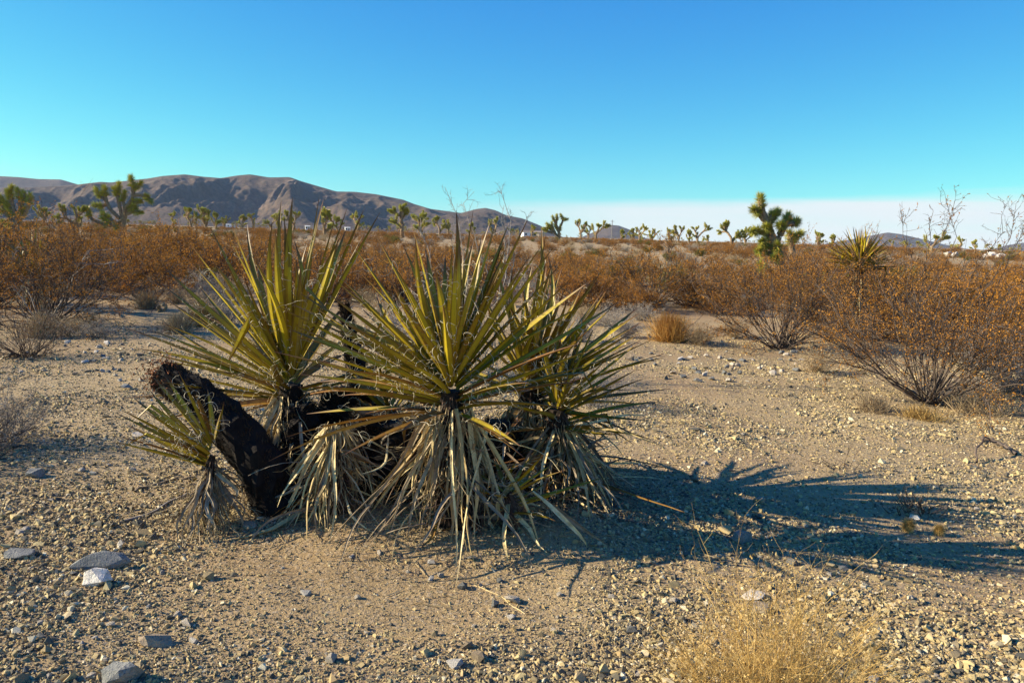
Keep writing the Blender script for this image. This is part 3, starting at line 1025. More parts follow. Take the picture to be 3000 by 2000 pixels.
sb = on_ground(760, 1452)
burnt('yucca_stump', [sb - [0, 0, 0.03], at(752, 1390, sb[1]), at(750, 1328, sb[1])], [0.062, 0.064, 0.07],
      'short shaggy stump with a rust-brown top below the black log', 'stump', shag=1500, mat='yucca_trunk', fm='rot_fibre', down=-1.0, sl=(0.02, 0.07))
hb = at(1070, 1400, 4.9)
hb[2] = float(g(hb[0], hb[1])) - 0.04
burnt('burnt_yucca', [hb, at(1062, 1150, 4.9), at(1030, 1010, 4.9), at(1008, 890, 4.9)], [0.10, 0.085, 0.045, 0.025],
      'upright black charred yucca trunk behind the green rosettes', 'burnt yucca')
for (u_, Y_, h_, r_, lean) in [(900, 4.40, .55, .15, -.05), (1060, 4.30, .50, .15, .04), (1190, 4.25, .42, .16, -.06), (1440, 4.45, .44, .16, .05), (1570, 4.95, .46, .17, .04), (980, 4.62, .62, .15, .03)]:  # added stumps: a black backing for the deep shade behind the dead leaves
    q_ = at(u_, 1400, Y_)
    q_[2] = float(g(q_[0], Y_)) - 0.03
    st_, _, _ = burnt('dark_gap_stump', [q_, q_ + [lean * .5, 0, h_ * .55], q_ + [lean, 0, h_]], [r_ * 1.1, r_, r_ * .55], 'short black charred stump added to darken the gaps behind the dead leaves inside the yucca clump', 'stump', shag=1500, endm='char', sl=(0.02, 0.06))
    st_['group'] = 'added dark stumps inside the clump'

# yuccas standing farther back
def ring_tips(cu, cv, spec):
    return [(cu + L_ * math.sin(R(a)), cv - L_ * math.cos(R(a)), s) for a, L_, s in spec]


rgy = np.random.default_rng(5)
yucca((2512, 985), (2520, 785), 13.4, 'yucca with a pale bare trunk rising behind the rusty shrubs', ring_tips(2520, 785, [(a, rgy.uniform(90, 135) * (1 - 0.12 * abs(a) / 90), rgy.choice([-1, 1])) for a in np.linspace(-88, 88, 46)]),
      L=0.75, width=0.042, extra=50, seed=71, skirt=14, skirt_r=(0.1, 0.55), trunk_r=0.07, fib=0, elo=-5, old_tips=[(2420, 770, -.1), (2440, 790, -.2), (2600, 790, -.2), (2610, 760, 0.1), (2450, 800, 0), (2560, 810, -.3)])
yucca((95, 980), (100, 800), 13.4, 'yucca half hidden inside the rusty shrub beside the dry wash', ring_tips(100, 800, [(a, rgy.uniform(100, 150), rgy.choice([-1, 1])) for a in np.linspace(-85, 85, 30)]),
      L=0.85, width=0.050, extra=30, seed=73, skirt=24, skirt_r=(0.1, 0.5), trunk_r=0.07, fib=0, elo=0)

# ------------------------------------------------------------------ stones and gravel
def hull_mesh(name, n, sx, sy, sz, seed, mat, noise_amt=0.0, sub=0):
    rg = np.random.default_rng(seed)
    p = nrm(rg.normal(size=(n, 3))) * rg.uniform(0.82, 1.0, (n, 1))
    p = p * np.array([sx, sy, sz])
    bm = bmesh.new()
    for c in p:
        bm.verts.new(c)
    r = bmesh.ops.convex_hull(bm, input=bm.verts[:])
    loose = [v for v in bm.verts if not v.link_faces]
    bmesh.ops.delete(bm, geom=loose, context='VERTS')
    if sub:
        bmesh.ops.subdivide_edges(bm, edges=bm.edges[:], cuts=sub, use_grid_fill=True)
        bmesh.ops.triangulate(bm, faces=bm.faces[:])
        for v in bm.verts:
            c = np.array(v.co)
            k = fbm(c[0] * 9 / max(sx, .01) * 0.35 + c[2] * 3 / max(sz, .01), c[1] * 9 / max(sy, .01) * 0.35, 3, seed)
            v.co = Vector(c * (1 + noise_amt * float(k)))
    me = bpy.data.meshes.new(name)
    bm.to_mesh(me)
    bm.free()
    me.materials.append(mat)
    return me


def rock(name, u, v, wpx, hpx, dpt, mat, label, seed, n=16, rot=0.0, group=None, sub=2, amt=0.10):
    p = on_ground(u, v)
    s = np.linalg.norm(p - CAM) / F
    w = wpx * s / 2
    h = hpx * s / 2
    me = hull_mesh(name, n, w * 1.05, w * dpt, h, seed, MAT[mat], amt, sub)
    o = obj(name, me, loc=(p[0], p[1] + w * dpt * 0.6, p[2] + h * 0.42), label=label, category='rock')
    o.rotation_euler = (0, 0, rot)
    if group:
        o['group'] = group
    return o


rock('rock', 272, 1722, 78, 66, 0.9, 'stone_white', 'white angular rock lying against the long dark grey rock', 3, 14)
rock('rock', 285, 1672, 160, 60, 0.35, 'stone_grey', 'long dark grey rock with a ragged top behind the white angular rock', 4, 22, rot=0.25)
rock('rock', 455, 1902, 112, 62, 0.55, 'stone_brown', 'brown wedge-shaped rock with a flat top lying alone on the gravel', 5, 13, rot=-0.2)
rock('rock', 345, 2010, 115, 80, 0.7, 'stone_grey', 'dark slate-coloured rock with one pale face at the edge of the gravel', 8, 14)
rock('rock', 2178, 1592, 68, 52, 0.8, 'stone_grey', 'smooth grey rock lying in the yucca shadow', 9, 26)
rock('rock', 352, 1610, 22, 38, 0.8, 'stone_light', 'small upright pale stone near the long dark grey rock', 10, 12)
rock('rock', 2212, 1760, 70, 34, 0.8, 'stone_light', 'tan flat rock behind the golden dry shrub', 12, 14)
rock('rock', 2222, 1800, 75, 50, 0.7, 'stone_brown', 'dark brown rock half hidden in the golden dry shrub', 13, 14)
rock('rock', 2228, 1480, 40, 30, 0.8, 'stone_brown', 'small brown rock standing in the yucca shadow', 14, 14)
rock('rock', 725, 1552, 50, 26, 0.8, 'stone_brown', 'reddish clod of soil beside the fallen yellow leaf', 15, 14)
rock('rock', 2682, 1525, 34, 20, 0.8, 'stone_white', 'bright white stone between the two fuzzy straw balls', 16, 12)
rock('rock', 95, 1400, 60, 34, 0.7, 'stone_grey', 'dark jagged rock on the left gravel slope with a pale top', 17, 12)
rock('rock', 362, 1142, 48, 22, 0.7, 'stone_grey', 'pointed near-black rock on the gravel in front of the rusty log end', 18, 9)
rock('rock', 405, 1118, 36, 15, 0.7, 'stone_grey', 'lower near-black rock close to the rusty log end', 19, 9)
rock('rock', 400, 1280, 40, 20, 0.7, 'stone_light', 'pale flat stone under the outer leaf tips of the small yucca', 20, 12)
rock('rock', 45, 1640, 90, 34, 0.6, 'stone_grey', 'long low greenish grey rock half sunk in gravel', 21, 16)

KEEP = []            # (x, y, r) areas that stay clear
for q_ in (bA, bC, bB, bG):
    KEEP.append((q_[0], q_[1], 0.16))

# stones that stand out from the gravel one by one
rgs = np.random.default_rng(123)
stone_meshes = {}
for k in ('stone_light', 'stone_grey', 'stone_brown', 'stone_white'):
    stone_meshes[k] = [hull_mesh('stone', int(rgs.integers(9, 16)), 1.0, rgs.uniform(0.6, 1.0), rgs.uniform(0.4, 0.75), 200 + j, MAT[k], 0.05, 1) for j in range(4)]
STONE_LABEL = {'stone_light': ('pale tan stone lying loose on the gravel', 'pale stones on the gravel'),
               'stone_grey': ('dark grey stone lying loose on the gravel', 'grey stones on the gravel'),
               'stone_brown': ('brown stone lying loose on the gravel', 'brown stones on the gravel'),
               'stone_white': ('small bright white stone lying loose on the gravel', 'white stones on the gravel')}
spots = []
for _ in range(230):                                     # open foreground
    spots.append((rgs.uniform(0, 3000), rgs.uniform(1250, 2000), float(np.clip(rgs.lognormal(math.log(0.0125), 0.38), 0.008, 0.032))))
for _ in range(60):                                      # stony band at left
    spots.append((rgs.uniform(60, 520), rgs.normal(1040, 40), rgs.uniform(0.02, 0.055)))
for _ in range(60):                                      # stony band at right
    spots.append((rgs.uniform(1820, 2360), rgs.normal(1062, 28), rgs.uniform(0.025, 0.065)))
hand = [(1262, 1655, .026, 'stone_white'), (1290, 1690, .03, 'stone_light'), (1262, 1700, .022, 'stone_white'), (1112, 1622, .024, 'stone_light'), (1032, 1632, .019, 'stone_white'),
        (1382, 1645, .028, 'stone_grey'), (1500, 1765, .042, 'stone_light'), (1498, 1815, .026, 'stone_white'), (1622, 1848, .016, 'stone_light'), (1330, 1952, .036, 'stone_white'), (1400, 1940, .04, 'stone_brown'),
        (1370, 1895, .03, 'stone_brown'), (895, 1745, .028, 'stone_white'), (970, 1940, .03, 'stone_light'), (545, 1838, .034, 'stone_light'), (520, 1808, .024, 'stone_light'), (567, 1882, .026, 'stone_white'),
        (240, 1380, .03, 'stone_white'), (390, 1380, .026, 'stone_light'), (1450, 1780, .035, 'stone_grey'), (1640, 1745, .02, 'stone_light'), (150, 1470, .03, 'stone_light'), (60, 1565, .034, 'stone_light'),
        (1790, 1750, .02, 'stone_light'), (1850, 1855, .032, 'stone_grey'), (1820, 1900, .02, 'stone_brown'), (2320, 1655, .035, 'stone_grey'), (2470, 1670, .03, 'stone_grey'), (2360, 1545, .02, 'stone_light'), (2080, 1470, .02, 'stone_light')]
allst = [(u, v, s, None) for u, v, s in spots] + hand
for u, v, s, k in allst:
    if 380 < u < 1900 and 1150 < v < 1590 and k is None:
        continue
    p = on_ground(u, v)
    if k is None:
        k = rgs.choice(['stone_light', 'stone_grey', 'stone_brown', 'stone_white'], p=[0.40, 0.30 if u > 1100 else 0.34, 0.22 if u > 1100 else 0.18, 0.08])
    me = stone_meshes[k][rgs.integers(0, 4)]
    lab, grp = STONE_LABEL[k]
    o = obj('stone', me, loc=(p[0], p[1], p[2] + s * 0.25), label=lab, category='stone', group=grp)
    o.scale = (s * rgs.uniform(0.8, 1.3), s * rgs.uniform(0.8, 1.2), s * rgs.uniform(0.75, 1.1))
    o.rotation_euler = (rgs.normal(0, 0.2), rgs.normal(0, 0.2), rgs.uniform(0, 6.28))


def scatter(name, protos, P, rot, scl, idx, **props):
    """one object whose points carry copies of the small prototypes"""
    col = bpy.data.collections.new(name + '_kinds')
    for i, me in enumerate(protos):
        po = bpy.data.objects.new('%s_kind_%02d' % (name, i), me)
        col.objects.link(po)
    me = bpy.data.meshes.new(name)
    n = len(P)
    me.vertices.add(n)
    me.vertices.foreach_set('co', np.asarray(P, float).ravel())
    for nm, ty, dat in (('rot', 'FLOAT_VECTOR', rot), ('scl', 'FLOAT_VECTOR', scl), ('idx', 'INT', idx)):
        a = me.attributes.new(nm, ty, 'POINT')
        a.data.foreach_set('vector' if ty == 'FLOAT_VECTOR' else 'value', np.asarray(dat).ravel())
    o = obj(name, me, **props)
    ng = bpy.data.node_groups.new(name + '_nodes', 'GeometryNodeTree')
    ng.interface.new_socket('Geometry', in_out='INPUT', socket_type='NodeSocketGeometry')
    ng.interface.new_socket('Geometry', in_out='OUTPUT', socket_type='NodeSocketGeometry')
    N, L = ng.nodes.new, ng.links.new
    gi = N('NodeGroupInput')
    go = N('NodeGroupOutput')
    ip = N('GeometryNodeInstanceOnPoints')
    ci = N('GeometryNodeCollectionInfo')
    ci.inputs['Collection'].default_value = col
    ci.inputs['Separate Children'].default_value = True
    ci.inputs['Reset Children'].default_value = True

    def na(nm, ty):
        q = N('GeometryNodeInputNamedAttribute')
        q.data_type = ty
        q.inputs['Name'].default_value = nm
        return q.outputs['Attribute']
    er = N('FunctionNodeEulerToRotation')
    L(na('rot', 'FLOAT_VECTOR'), er.inputs[0])
    L(gi.outputs[0], ip.inputs['Points'])
    L(ci.outputs[0], ip.inputs['Instance'])
    ip.inputs['Pick Instance'].default_value = True
    L(na('idx', 'INT'), ip.inputs['Instance Index'])
    L(er.outputs[0], ip.inputs['Rotation'])
    L(na('scl', 'FLOAT_VECTOR'), ip.inputs['Scale'])
    L(ip.outputs[0], go.inputs[0])
    md = o.modifiers.new('scatter', 'NODES')
    md.node_group = ng
    return o


def build_gravel():
    rg = np.random.default_rng(321)
    protos = [hull_mesh('pebble', 10, 1, rg.uniform(0.6, 1.0), rg.uniform(0.45, 0.8), 400 + i, MAT['pebble']) for i in range(10)]
    n = 560000
    # polar sampling: density falls with distance
    az = rg.uniform(R(-44), R(44), n)
    d = 1.9 * (14.0 / 1.9) ** rg.random(n) ** 0.95
    x = d * np.sin(az)
    y = d * np.cos(az)
    # coarse lag on the right and at far left, finer sand in front of the yuccas
    fine = np.exp(-(((x + 0.55) / 0.85) ** 2 + ((y - 3.3) / 0.8) ** 2))
    patch = fbm(x / 0.6, y / 0.6, 3, 44) + 0.7 * fbm(x / 1.9, y / 0.8, 3, 47)
    keep = rg.random(n) < np.clip(0.85 - 0.30 * fine + 0.75 * patch, 0.32, 1) * (1 - 0.5 * sstep(7, 14, d))
    x, y, d, fine = x[keep], y[keep], d[keep], fine[keep]
    n = len(x)
    s = rg.lognormal(math.log(0.0044), 0.54, n) * (1 + 0.30 * sstep(0, 1.5, x) * (1 - sstep(4.5, 7, d))) * (1 - 0.30 * fine) * (1 + 0.25 * np.clip(patch[keep] * 2, -0.8, 1))
    s = s * (1 + 0.055 * np.maximum(d - 3, 0))
    s = np.clip(s, 0.0025, 0.045)
    z = g(x, y) + s * 0.18
    P = np.stack([x, y, z], 1)
    rot = np.stack([rg.normal(0, 0.35, n), rg.normal(0, 0.35, n), rg.uniform(0, 6.28, n)], 1)
    scl = s[:, None] * rg.uniform(0.75, 1.3, (n, 3))
    scatter('gravel', protos, P, rot, scl, rg.integers(0, len(protos), n), kind='stuff', label='loose tan and grey gravel covering the sandy ground', category='gravel')
    return n


print('gravel', build_gravel())


def build_litter():
    rg = np.random.default_rng(654)
    ge = Geo()
    cen = [(-0.3, 3.95, 0.9, 1100), (0.6, 4.3, 0.8, 500), (3.9, 7.4, 1.6, 700), (-1.6, 4.2, 0.7, 350), (0.9, 2.6, 0.7, 350), (3.9, 11.0, 2.0, 350), (-6.2, 10.5, 2.2, 400)]
    for cx, cy, sp_, n in cen:
        x = rg.normal(cx, sp_, n)
        y = rg.normal(cy, sp_ * 0.55, n)
        a = rg.uniform(0, 6.283, n)
        ln = np.clip(rg.lognormal(math.log(0.035), 0.7, n), 0.01, 0.22)
        tt = np.linspace(-0.5, 0.5, 5)
        px_ = x[:, None] + np.cos(a)[:, None] * tt * ln[:, None]
        py_ = y[:, None] + np.sin(a)[:, None] * tt * ln[:, None]
        pz_ = g(px_, py_) + 0.004 + np.abs(rg.normal(0, 0.004, (n, 5)))
        tubes(ge, np.stack([px_, py_, pz_], -1), np.array([0.5, 1, 1, 1, 0.4])[None] * rg.uniform(0.0008, 0.0026, (n, 1)), 3)
    obj('plant_litter', ge.mesh('plant_litter', MAT['straw']), kind='stuff', label='scraps of dry twig and leaf strewn over the gravel', category='litter')


build_litter()

# ------------------------------------------------------------------ shrubs
def shrub(seed, H=1.2, W=1.8, n0=26, n1=160, n2=700, leaves=6000, leaf=0.013, r0=0.009, low=0.35, wig=0.16, spread=1.0, leaf_lo=0.25, drop=0.0):
    """returns (stems Geo, leaves Geo) for a shrub with its root at the origin"""
    rg = np.random.default_rng(seed)
    st, lf = Geo(), Geo()
    az = rg.uniform(0, 2 * math.pi, n0)
    tilt = np.sqrt(rg.uniform(0.0, 1.0, n0)) * R(80) * spread
    d = np.stack([np.cos(az) * np.sin(tilt), np.sin(az) * np.sin(tilt), np.cos(tilt) + 0.05], 1)
    rad = 1.0 / np.sqrt((np.sin(tilt) / (W / 2)) ** 2 + (np.cos(tilt) / H) ** 2)
    ln = rad * rg.uniform(0.72, 1.05, n0)
    s0 = np.stack([rg.normal(0, 0.05, n0), rg.normal(0, 0.05, n0), np.full(n0, -0.03)], 1)
    P0 = grow(s0, d, ln, 9, wig, rg, 0.03)
    tubes(st, P0, np.linspace(1, 0.3, 9)[None] * r0 * rg.uniform(0.6, 1.25, (n0, 1)), 4)
    p, t, i = pick(P0, rg, n1, low, 0.97)
    P1 = grow(p, t + rg.normal(0, 0.55, (n1, 3)) + [0, 0, 0.12], ln[i] * rg.uniform(0.22, 0.5, n1), 6, wig * 1.2, rg, 0.04)
    tubes(st, P1, np.linspace(1, 0.4, 6)[None] * r0 * 0.42 * rg.uniform(0.7, 1.3, (n1, 1)), 3)
    p, t, i = pick(P1, rg, n2, 0.2, 1.0)
    P2 = grow(p, t + rg.normal(0, 0.7, (n2, 3)) + [0, 0, 0.1], H * rg.uniform(0.07, 0.2, n2), 4, wig * 1.4, rg, 0.05)
    tubes(st, P2, np.linspace(1, 0.5, 4)[None] * r0 * 0.20 * rg.uniform(0.7, 1.3, (n2, 1)), 3)
    if leaves:
        p, t, i = pick(P2, rg, leaves, leaf_lo, 1.0)
        p = p + rg.normal(0, leaf * 0.9, p.shape)
        flakes(lf, p, leaf, rg, aspect=1.25, dirs=t)
    # nothing below the soil
    for G in (st, lf):
        G.v = [np.stack([v[:, 0], v[:, 1], np.where(v[:, 2] < -0.04, -0.04, v[:, 2])], 1) for v in G.v]
    return st, lf


def merged(name, parts, mats):
    """one mesh out of several Geos, one material slot each"""
    ge = Geo()
    for k, G in enumerate(parts):
        off = ge.n
        for v, a in zip(G.v, G.att):
            ge.v.append(v)
            ge.att.append(a)
            ge.n += len(v)
        for q in G.q:
            ge.q.append(q + off)
            ge.qm.append(np.full(len(q), k))
        for t in G.t:
            ge.t.append(t + off)
            ge.tm.append(np.full(len(t), k))
    return ge.mesh(name, mats)


def place_shrub(name, u, v, label, seed, wpx=None, stem='stem', leafm='rust', cat='shrub', group=None, dy=0.0, at_p=None, **kw):
    p = on_ground(u, v) if at_p is None else at_p
    st, lf = shrub(seed, **kw)
    t = thing(name, p, label, cat, group)
    obj('branches', st.mesh('branches', MAT[stem]), t)
    if lf.n:
        obj('foliage', lf.mesh('foliage', MAT[leafm]), t, kind='stuff')
    return t


def tall_stems(parent, seed, stems, r0=0.006, mat='stem_grey', tw=26, leaf=None):
    """wiry stems given as photo polylines at a depth, with small forked tips"""
    rg = np.random.default_rng(seed)
    o0 = np.array(parent.location)
    for (Y, pts) in stems:
        P = np.array([at(u, v, Y) for u, v in pts])
        tn = np.linspace(0, 1, 14)
        d = np.concatenate([[0], np.cumsum(np.linalg.norm(np.diff(P, axis=0), axis=1))])
        d /= d[-1]
        Pn = np.stack([np.interp(tn, d, P[:, k]) for k in range(3)], 1)
        Pn[1:] += rg.normal(0, 0.010, (13, 3))
        st, lf = Geo(), Geo()
        tubes(st, Pn[None] - o0, np.linspace(1, 0.28, 14)[None] * r0, 4)
        p, t, i = pick(Pn[None], rg, tw, 0.55, 1.0)
        P1 = grow(p, t + rg.normal(0, 0.6, (tw, 3)), rg.uniform(0.06, 0.22, tw), 6, 0.25, rg, 0.08)
        tubes(st, P1 - o0, np.linspace(1, 0.5, 6)[None] * r0 * 0.30, 3)
        n2 = tw * 3
        p, t, i = pick(P1, rg, n2, 0.2, 1.0)
        P2 = grow(p, t + rg.normal(0, 0.8, (n2, 3)), rg.uniform(0.02, 0.07, n2), 4, 0.25, rg, 0.05)
        tubes(st, P2 - o0, np.linspace(1, 0.6, 4)[None] * r0 * 0.2, 3)
        so = obj('tall_stem', st.mesh('tall_stem', MAT[mat]), parent)
        if leaf:
            p, t, i = pick(P2, rg, leaf, 0.3, 1.0)
            flakes(lf, p - o0, 0.012, rg, aspect=1.5, dirs=t)
            obj('foliage', lf.mesh('foliage', MAT['rust']), parent, kind='stuff')


# near shrubs, one by one
rb = place_shrub('rust_shrub', 2725, 1180, 'big sparse rusty shrub with tall wiry stems reaching into the sky', 301, H=1.45, W=3.0, n0=54, n1=420, n2=2600, leaves=17000, leaf=0.013, r0=0.0085, low=0.4, spread=0.95, leaf_lo=0.3)
tall_stems(rb, 302, [(7.6, [(2700, 1160), (2690, 950), (2680, 850), (2740, 730), (2790, 640), (2800, 585)]), (7.7, [(2710, 1160), (2700, 900), (2760, 800), (2800, 690), (2780, 600)]),
                     (7.8, [(2650, 1100), (2660, 900), (2665, 760), (2650, 680), (2640, 615)]), (7.6, [(2740, 1150), (2850, 800), (2930, 700), (2930, 620), (2950, 595)]),
                     (7.9, [(2730, 1160), (2820, 920), (2900, 800), (2960, 690), (2975, 600)]), (7.5, [(2720, 1160), (2860, 880), (2960, 740), (3010, 660), (3020, 600)]),
                     (7.7, [(2700, 1140), (2690, 960), (2700, 820), (2720, 700), (2735, 620)])], r0=0.0068, mat='stem', tw=26, leaf=110)
place_shrub('rust_shrub', 2290, 1022, 'rusty shrub with a bare fan of dark stems beside the band of stones', 303, H=1.25, W=2.6, n0=60, n1=340, n2=2000, leaves=14000, leaf=0.014, r0=0.010, low=0.5, spread=0.9)
place_shrub('rust_shrub', 2480, 985, 'rusty shrub overlapping the bare-stemmed one in front of the pale-trunked yucca', 304, H=1.55, W=3.2, n0=54, n1=340, n2=2000, leaves=15000, leaf=0.015, r0=0.010, low=0.45)
place_shrub('rust_shrub', 1905, 898, 'wide dense orange-rust shrub behind the tuft of orange grass', 305, H=1.28, W=3.7, n0=60, n1=330, n2=1900, leaves=14000, leaf=0.022, r0=0.012, low=0.5)
lbsh = place_shrub('rust_shrub', 140, 955, 'tangled rusty shrub with bleached white branches around the yucca', 306, H=1.6, W=3.6, n0=64, n1=380, n2=2300, leaves=16000, leaf=0.016, r0=0.011, low=0.4, wig=0.22)
tall_stems(lbsh, 307, [(11.6, [(150, 940), (190, 850), (215, 800), (260, 775), (345, 768)]), (11.5, [(120, 940), (75, 840), (40, 800), (35, 740), (50, 725)]), (11.7, [(160, 930), (230, 780), (260, 735), (330, 730)]),
                       (11.4, [(110, 940), (50, 850), (0, 822)])], r0=0.013, mat='stem_grey', tw=10)
db = at(1290, 1140, 8.3)
db[2] = float(g(db[0], db[1]))
dsh = place_shrub('dead_shrub', 0, 0, 'grey twisted dead shrub standing behind the tallest yucca', 308, H=1.25, W=1.9, n0=40, n1=200, n2=900, leaves=1800, leaf=0.013, r0=0.010, low=0.35, wig=0.26, stem='stem_grey', at_p=db)
tall_stems(dsh, 309, [(8.2, [(1330, 1120), (1370, 830), (1345, 700), (1338, 640), (1325, 590), (1308, 550)]), (8.3, [(1360, 1120), (1440, 850), (1400, 740), (1372, 640), (1360, 600), (1385, 560)]),
                      (8.4, [(1430, 1100), (1480, 800), (1496, 680), (1495, 620), (1478, 590), (1465, 562)]), (8.3, [(1300, 1100), (1250, 860), (1265, 760), (1240, 680), (1235, 640)]),
                      (8.4, [(1400, 1100), (1480, 900), (1510, 720), (1530, 660), (1545, 630)]), (8.0, [(1270, 1120), (1330, 830), (1325, 720), (1335, 680)]),
                      (8.3, [(1440, 1110), (1470, 800), (1485, 700), (1470, 640), (1478, 600)])], r0=0.0075, mat='stem_grey', tw=22)

# grey and straw-coloured low plants
place_shrub('grey_shrub', 1745, 1192, 'small silvery grey shrub beyond the dark yucca shadow', 310, H=0.50, W=0.85, n0=70, n1=300, n2=700, leaves=900, leaf=0.010, r0=0.0028, low=0.2, stem='stem_grey', leafm='greyleaf', spread=0.75)
place_shrub('grey_shrub', 85, 1045, 'dark leafless grey shrub on the stony ground below the tangled rusty one', 311, H=0.55, W=1.1, n0=60, n1=260, n2=700, leaves=1300, leaf=0.012, r0=0.005, low=0.25, stem='stem', leafm='greyleaf')
place_shrub('grey_shrub', 5, 1300, 'pale wispy grey shrub at the very edge of the stony slope', 312, H=0.62, W=0.62, n0=60, n1=260, n2=700, leaves=1200, leaf=0.011, r0=0.0032, low=0.25, stem='stem_grey', leafm='greyleaf')
place_shrub('grey_shrub', -150, 1335, 'large dark grey shrub beyond the pale wispy one on the stony slope', 317, H=0.8, W=1.0, n0=70, n1=300, n2=900, leaves=2600, leaf=0.012, r0=0.005, low=0.2, stem='stem', leafm='greyleaf')
place_shrub('twig_plant', 2478, 1372, 'small bare brown twiggy plant at the edge of the shadow streaks', 313, H=0.34, W=0.30, n0=14, n1=30, n2=40, leaves=0, r0=0.0038, low=0.3, wig=0.12)
place_shrub('twig_plant', 2690, 1500, 'dead clump of dark stubble beside the two fuzzy straw balls', 314, H=0.17, W=0.42, n0=34, n1=50, n2=60, leaves=260, leaf=0.010, r0=0.0045, low=0.3, leafm='tan')
place_shrub('dry_shrub', 2290, 2110, 'golden dry wispy shrub in the sunny gravel', 315, H=0.50, W=0.84, n0=150, n1=700, n2=2200, leaves=3200, leaf=0.0055, r0=0.0018, low=0.15, wig=0.13, spread=0.72, stem='gold', leafm='gold')
place_shrub('dry_shrub', 2110, 2030, 'lower straw-coloured spread of twigs joined to the golden dry shrub', 316, H=0.24, W=0.55, n0=80, n1=300, n2=900, leaves=1500, leaf=0.005, r0=0.0017, low=0.15, spread=0.9, stem='gold', leafm='gold')


def tuft(seed, H, W, n, r=0.0016, wig=0.1):
    rg = np.random.default_rng(seed)
    st = Geo()
    az = rg.uniform(0, 6.283, n)
    ti = np.abs(rg.normal(0, 0.55, n)) * (W / H) * 0.8
    d = np.stack([np.cos(az) * np.sin(ti), np.sin(az) * np.sin(ti), np.cos(ti)], 1)
    s0 = np.stack([rg.normal(0, W * 0.12, n), rg.normal(0, W * 0.12, n), np.full(n, -0.02)], 1)
    P = grow(s0, d, H * rg.uniform(0.55, 1.1, n), 5, wig, rg, 0.03)
    tubes(st, P, np.linspace(1, 0.4, 5)[None] * r * rg.uniform(0.7, 1.4, (n, 1)), 3)
    return st


o_ = on_ground(1962, 1000)
t_ = thing('grass_tuft', o_, 'rounded tuft of bright orange dry grass in front of the wide orange-rust shrub', 'grass')
obj('blades', tuft(320, 0.46, 0.72, 1500, 0.0026).mesh('blades', MAT['orange']), t_, kind='stuff')
for k, (u, v, H, W, mt, lab) in enumerate([
        (430, 905, .38, .62, 'tan', 'rounded straw tuft beside the holed cactus skeleton'),
        (2560, 1205, .18, .5, 'tan', 'golden grass under the stems of the big sparse rusty shrub'),
        (2700, 1225, .15, .6, 'gold', 'low golden grass at the foot of the big sparse rusty shrub'),
        (120, 990, .36, .6, 'tan', 'pale straw tuft beneath the tangled rusty shrub'),
        (590, 955, .42, .8, 'orange', 'russet grass patch behind the outer leaves of the wide yucca'),
        (520, 975, .34, .6, 'tan', 'straw tuft behind the rusty log end'),
        (2870, 1210, .26, .9, 'tan', 'dark straw clump in the shade of the big sparse rusty shrub')]):
    p = on_ground(u, v)
    t_ = thing('grass_tuft', p, lab, 'grass')
    obj('blades', tuft(330 + k, H, W, 700, 0.0024).mesh('blades', MAT[mt]), t_, kind='stuff')

# shared shrub meshes for the mid ground
def shrub_mesh(nm, seed, stem, leafm, **kw):
    st, lf = shrub(seed, **kw)
    return merged(nm, [st, lf], [MAT[stem], MAT[leafm]])


RUST = [shrub_mesh('rust_shrub', 500 + i, 'stem', 'rust', H=1.0, W=1.7 + 0.12 * i, n0=40, n1=190, n2=1000, leaves=6000 + 700 * i, leaf=0.019, r0=0.011, low=0.35, wig=0.2) for i in range(6)]
GREY = [shrub_mesh('grey_shrub', 520 + i, 'stem_grey', 'greyleaf', H=1.0, W=1.9, n0=70, n1=260, n2=700, leaves=3000, leaf=0.03, r0=0.009, low=0.2, spread=0.8) for i in range(3)]
TANS = [shrub_mesh('straw_shrub', 530 + i, 'tan', 'tan', H=1.0, W=1.8, n0=90, n1=300, n2=700, leaves=1600, leaf=0.03, r0=0.008, low=0.2, spread=0.75) for i in range(3)]
OLIV = [shrub_mesh('olive_shrub', 540 + i, 'stem', 'olive', H=1.0, W=1.7, n0=50, n1=200, n2=800, leaves=6000, leaf=0.04, r0=0.010, low=0.2, spread=0.8) for i in range(2)]

rgm = np.random.default_rng(909)
KINDS = {'rust': (RUST, 'rust_shrub', 'rusty brown shrub in the scrub between the yucca clump and the joshua trees', 'rusty shrubs of the scrub'),
         'grey': (GREY, 'grey_shrub', 'low grey twiggy shrub in the scrub', 'grey shrubs of the scrub'),
         'tan': (TANS, 'straw_shrub', 'low straw-coloured tufted shrub on the open sand', 'straw shrubs on the sand'),
         'olive': (OLIV, 'olive_shrub', 'olive green leafy shrub standing among the rusty scrub', 'olive shrubs of the scrub')}
PLACED = []


def put(kind, p, h, wf=1.0):
    meshes, nm, lab, grp = KINDS[kind]
    o = obj(nm, meshes[rgm.integers(0, len(meshes))], loc=(p[0], p[1], p[2]), label=lab, category='shrub', group=grp)
    o.scale = (h * wf * rgm.uniform(0.9, 1.15), h * wf * rgm.uniform(0.9, 1.15), h)
    o.rotation_euler = (0, 0, rgm.uniform(0, 6.28))
    PLACED.append((p[0], p[1], h * wf))


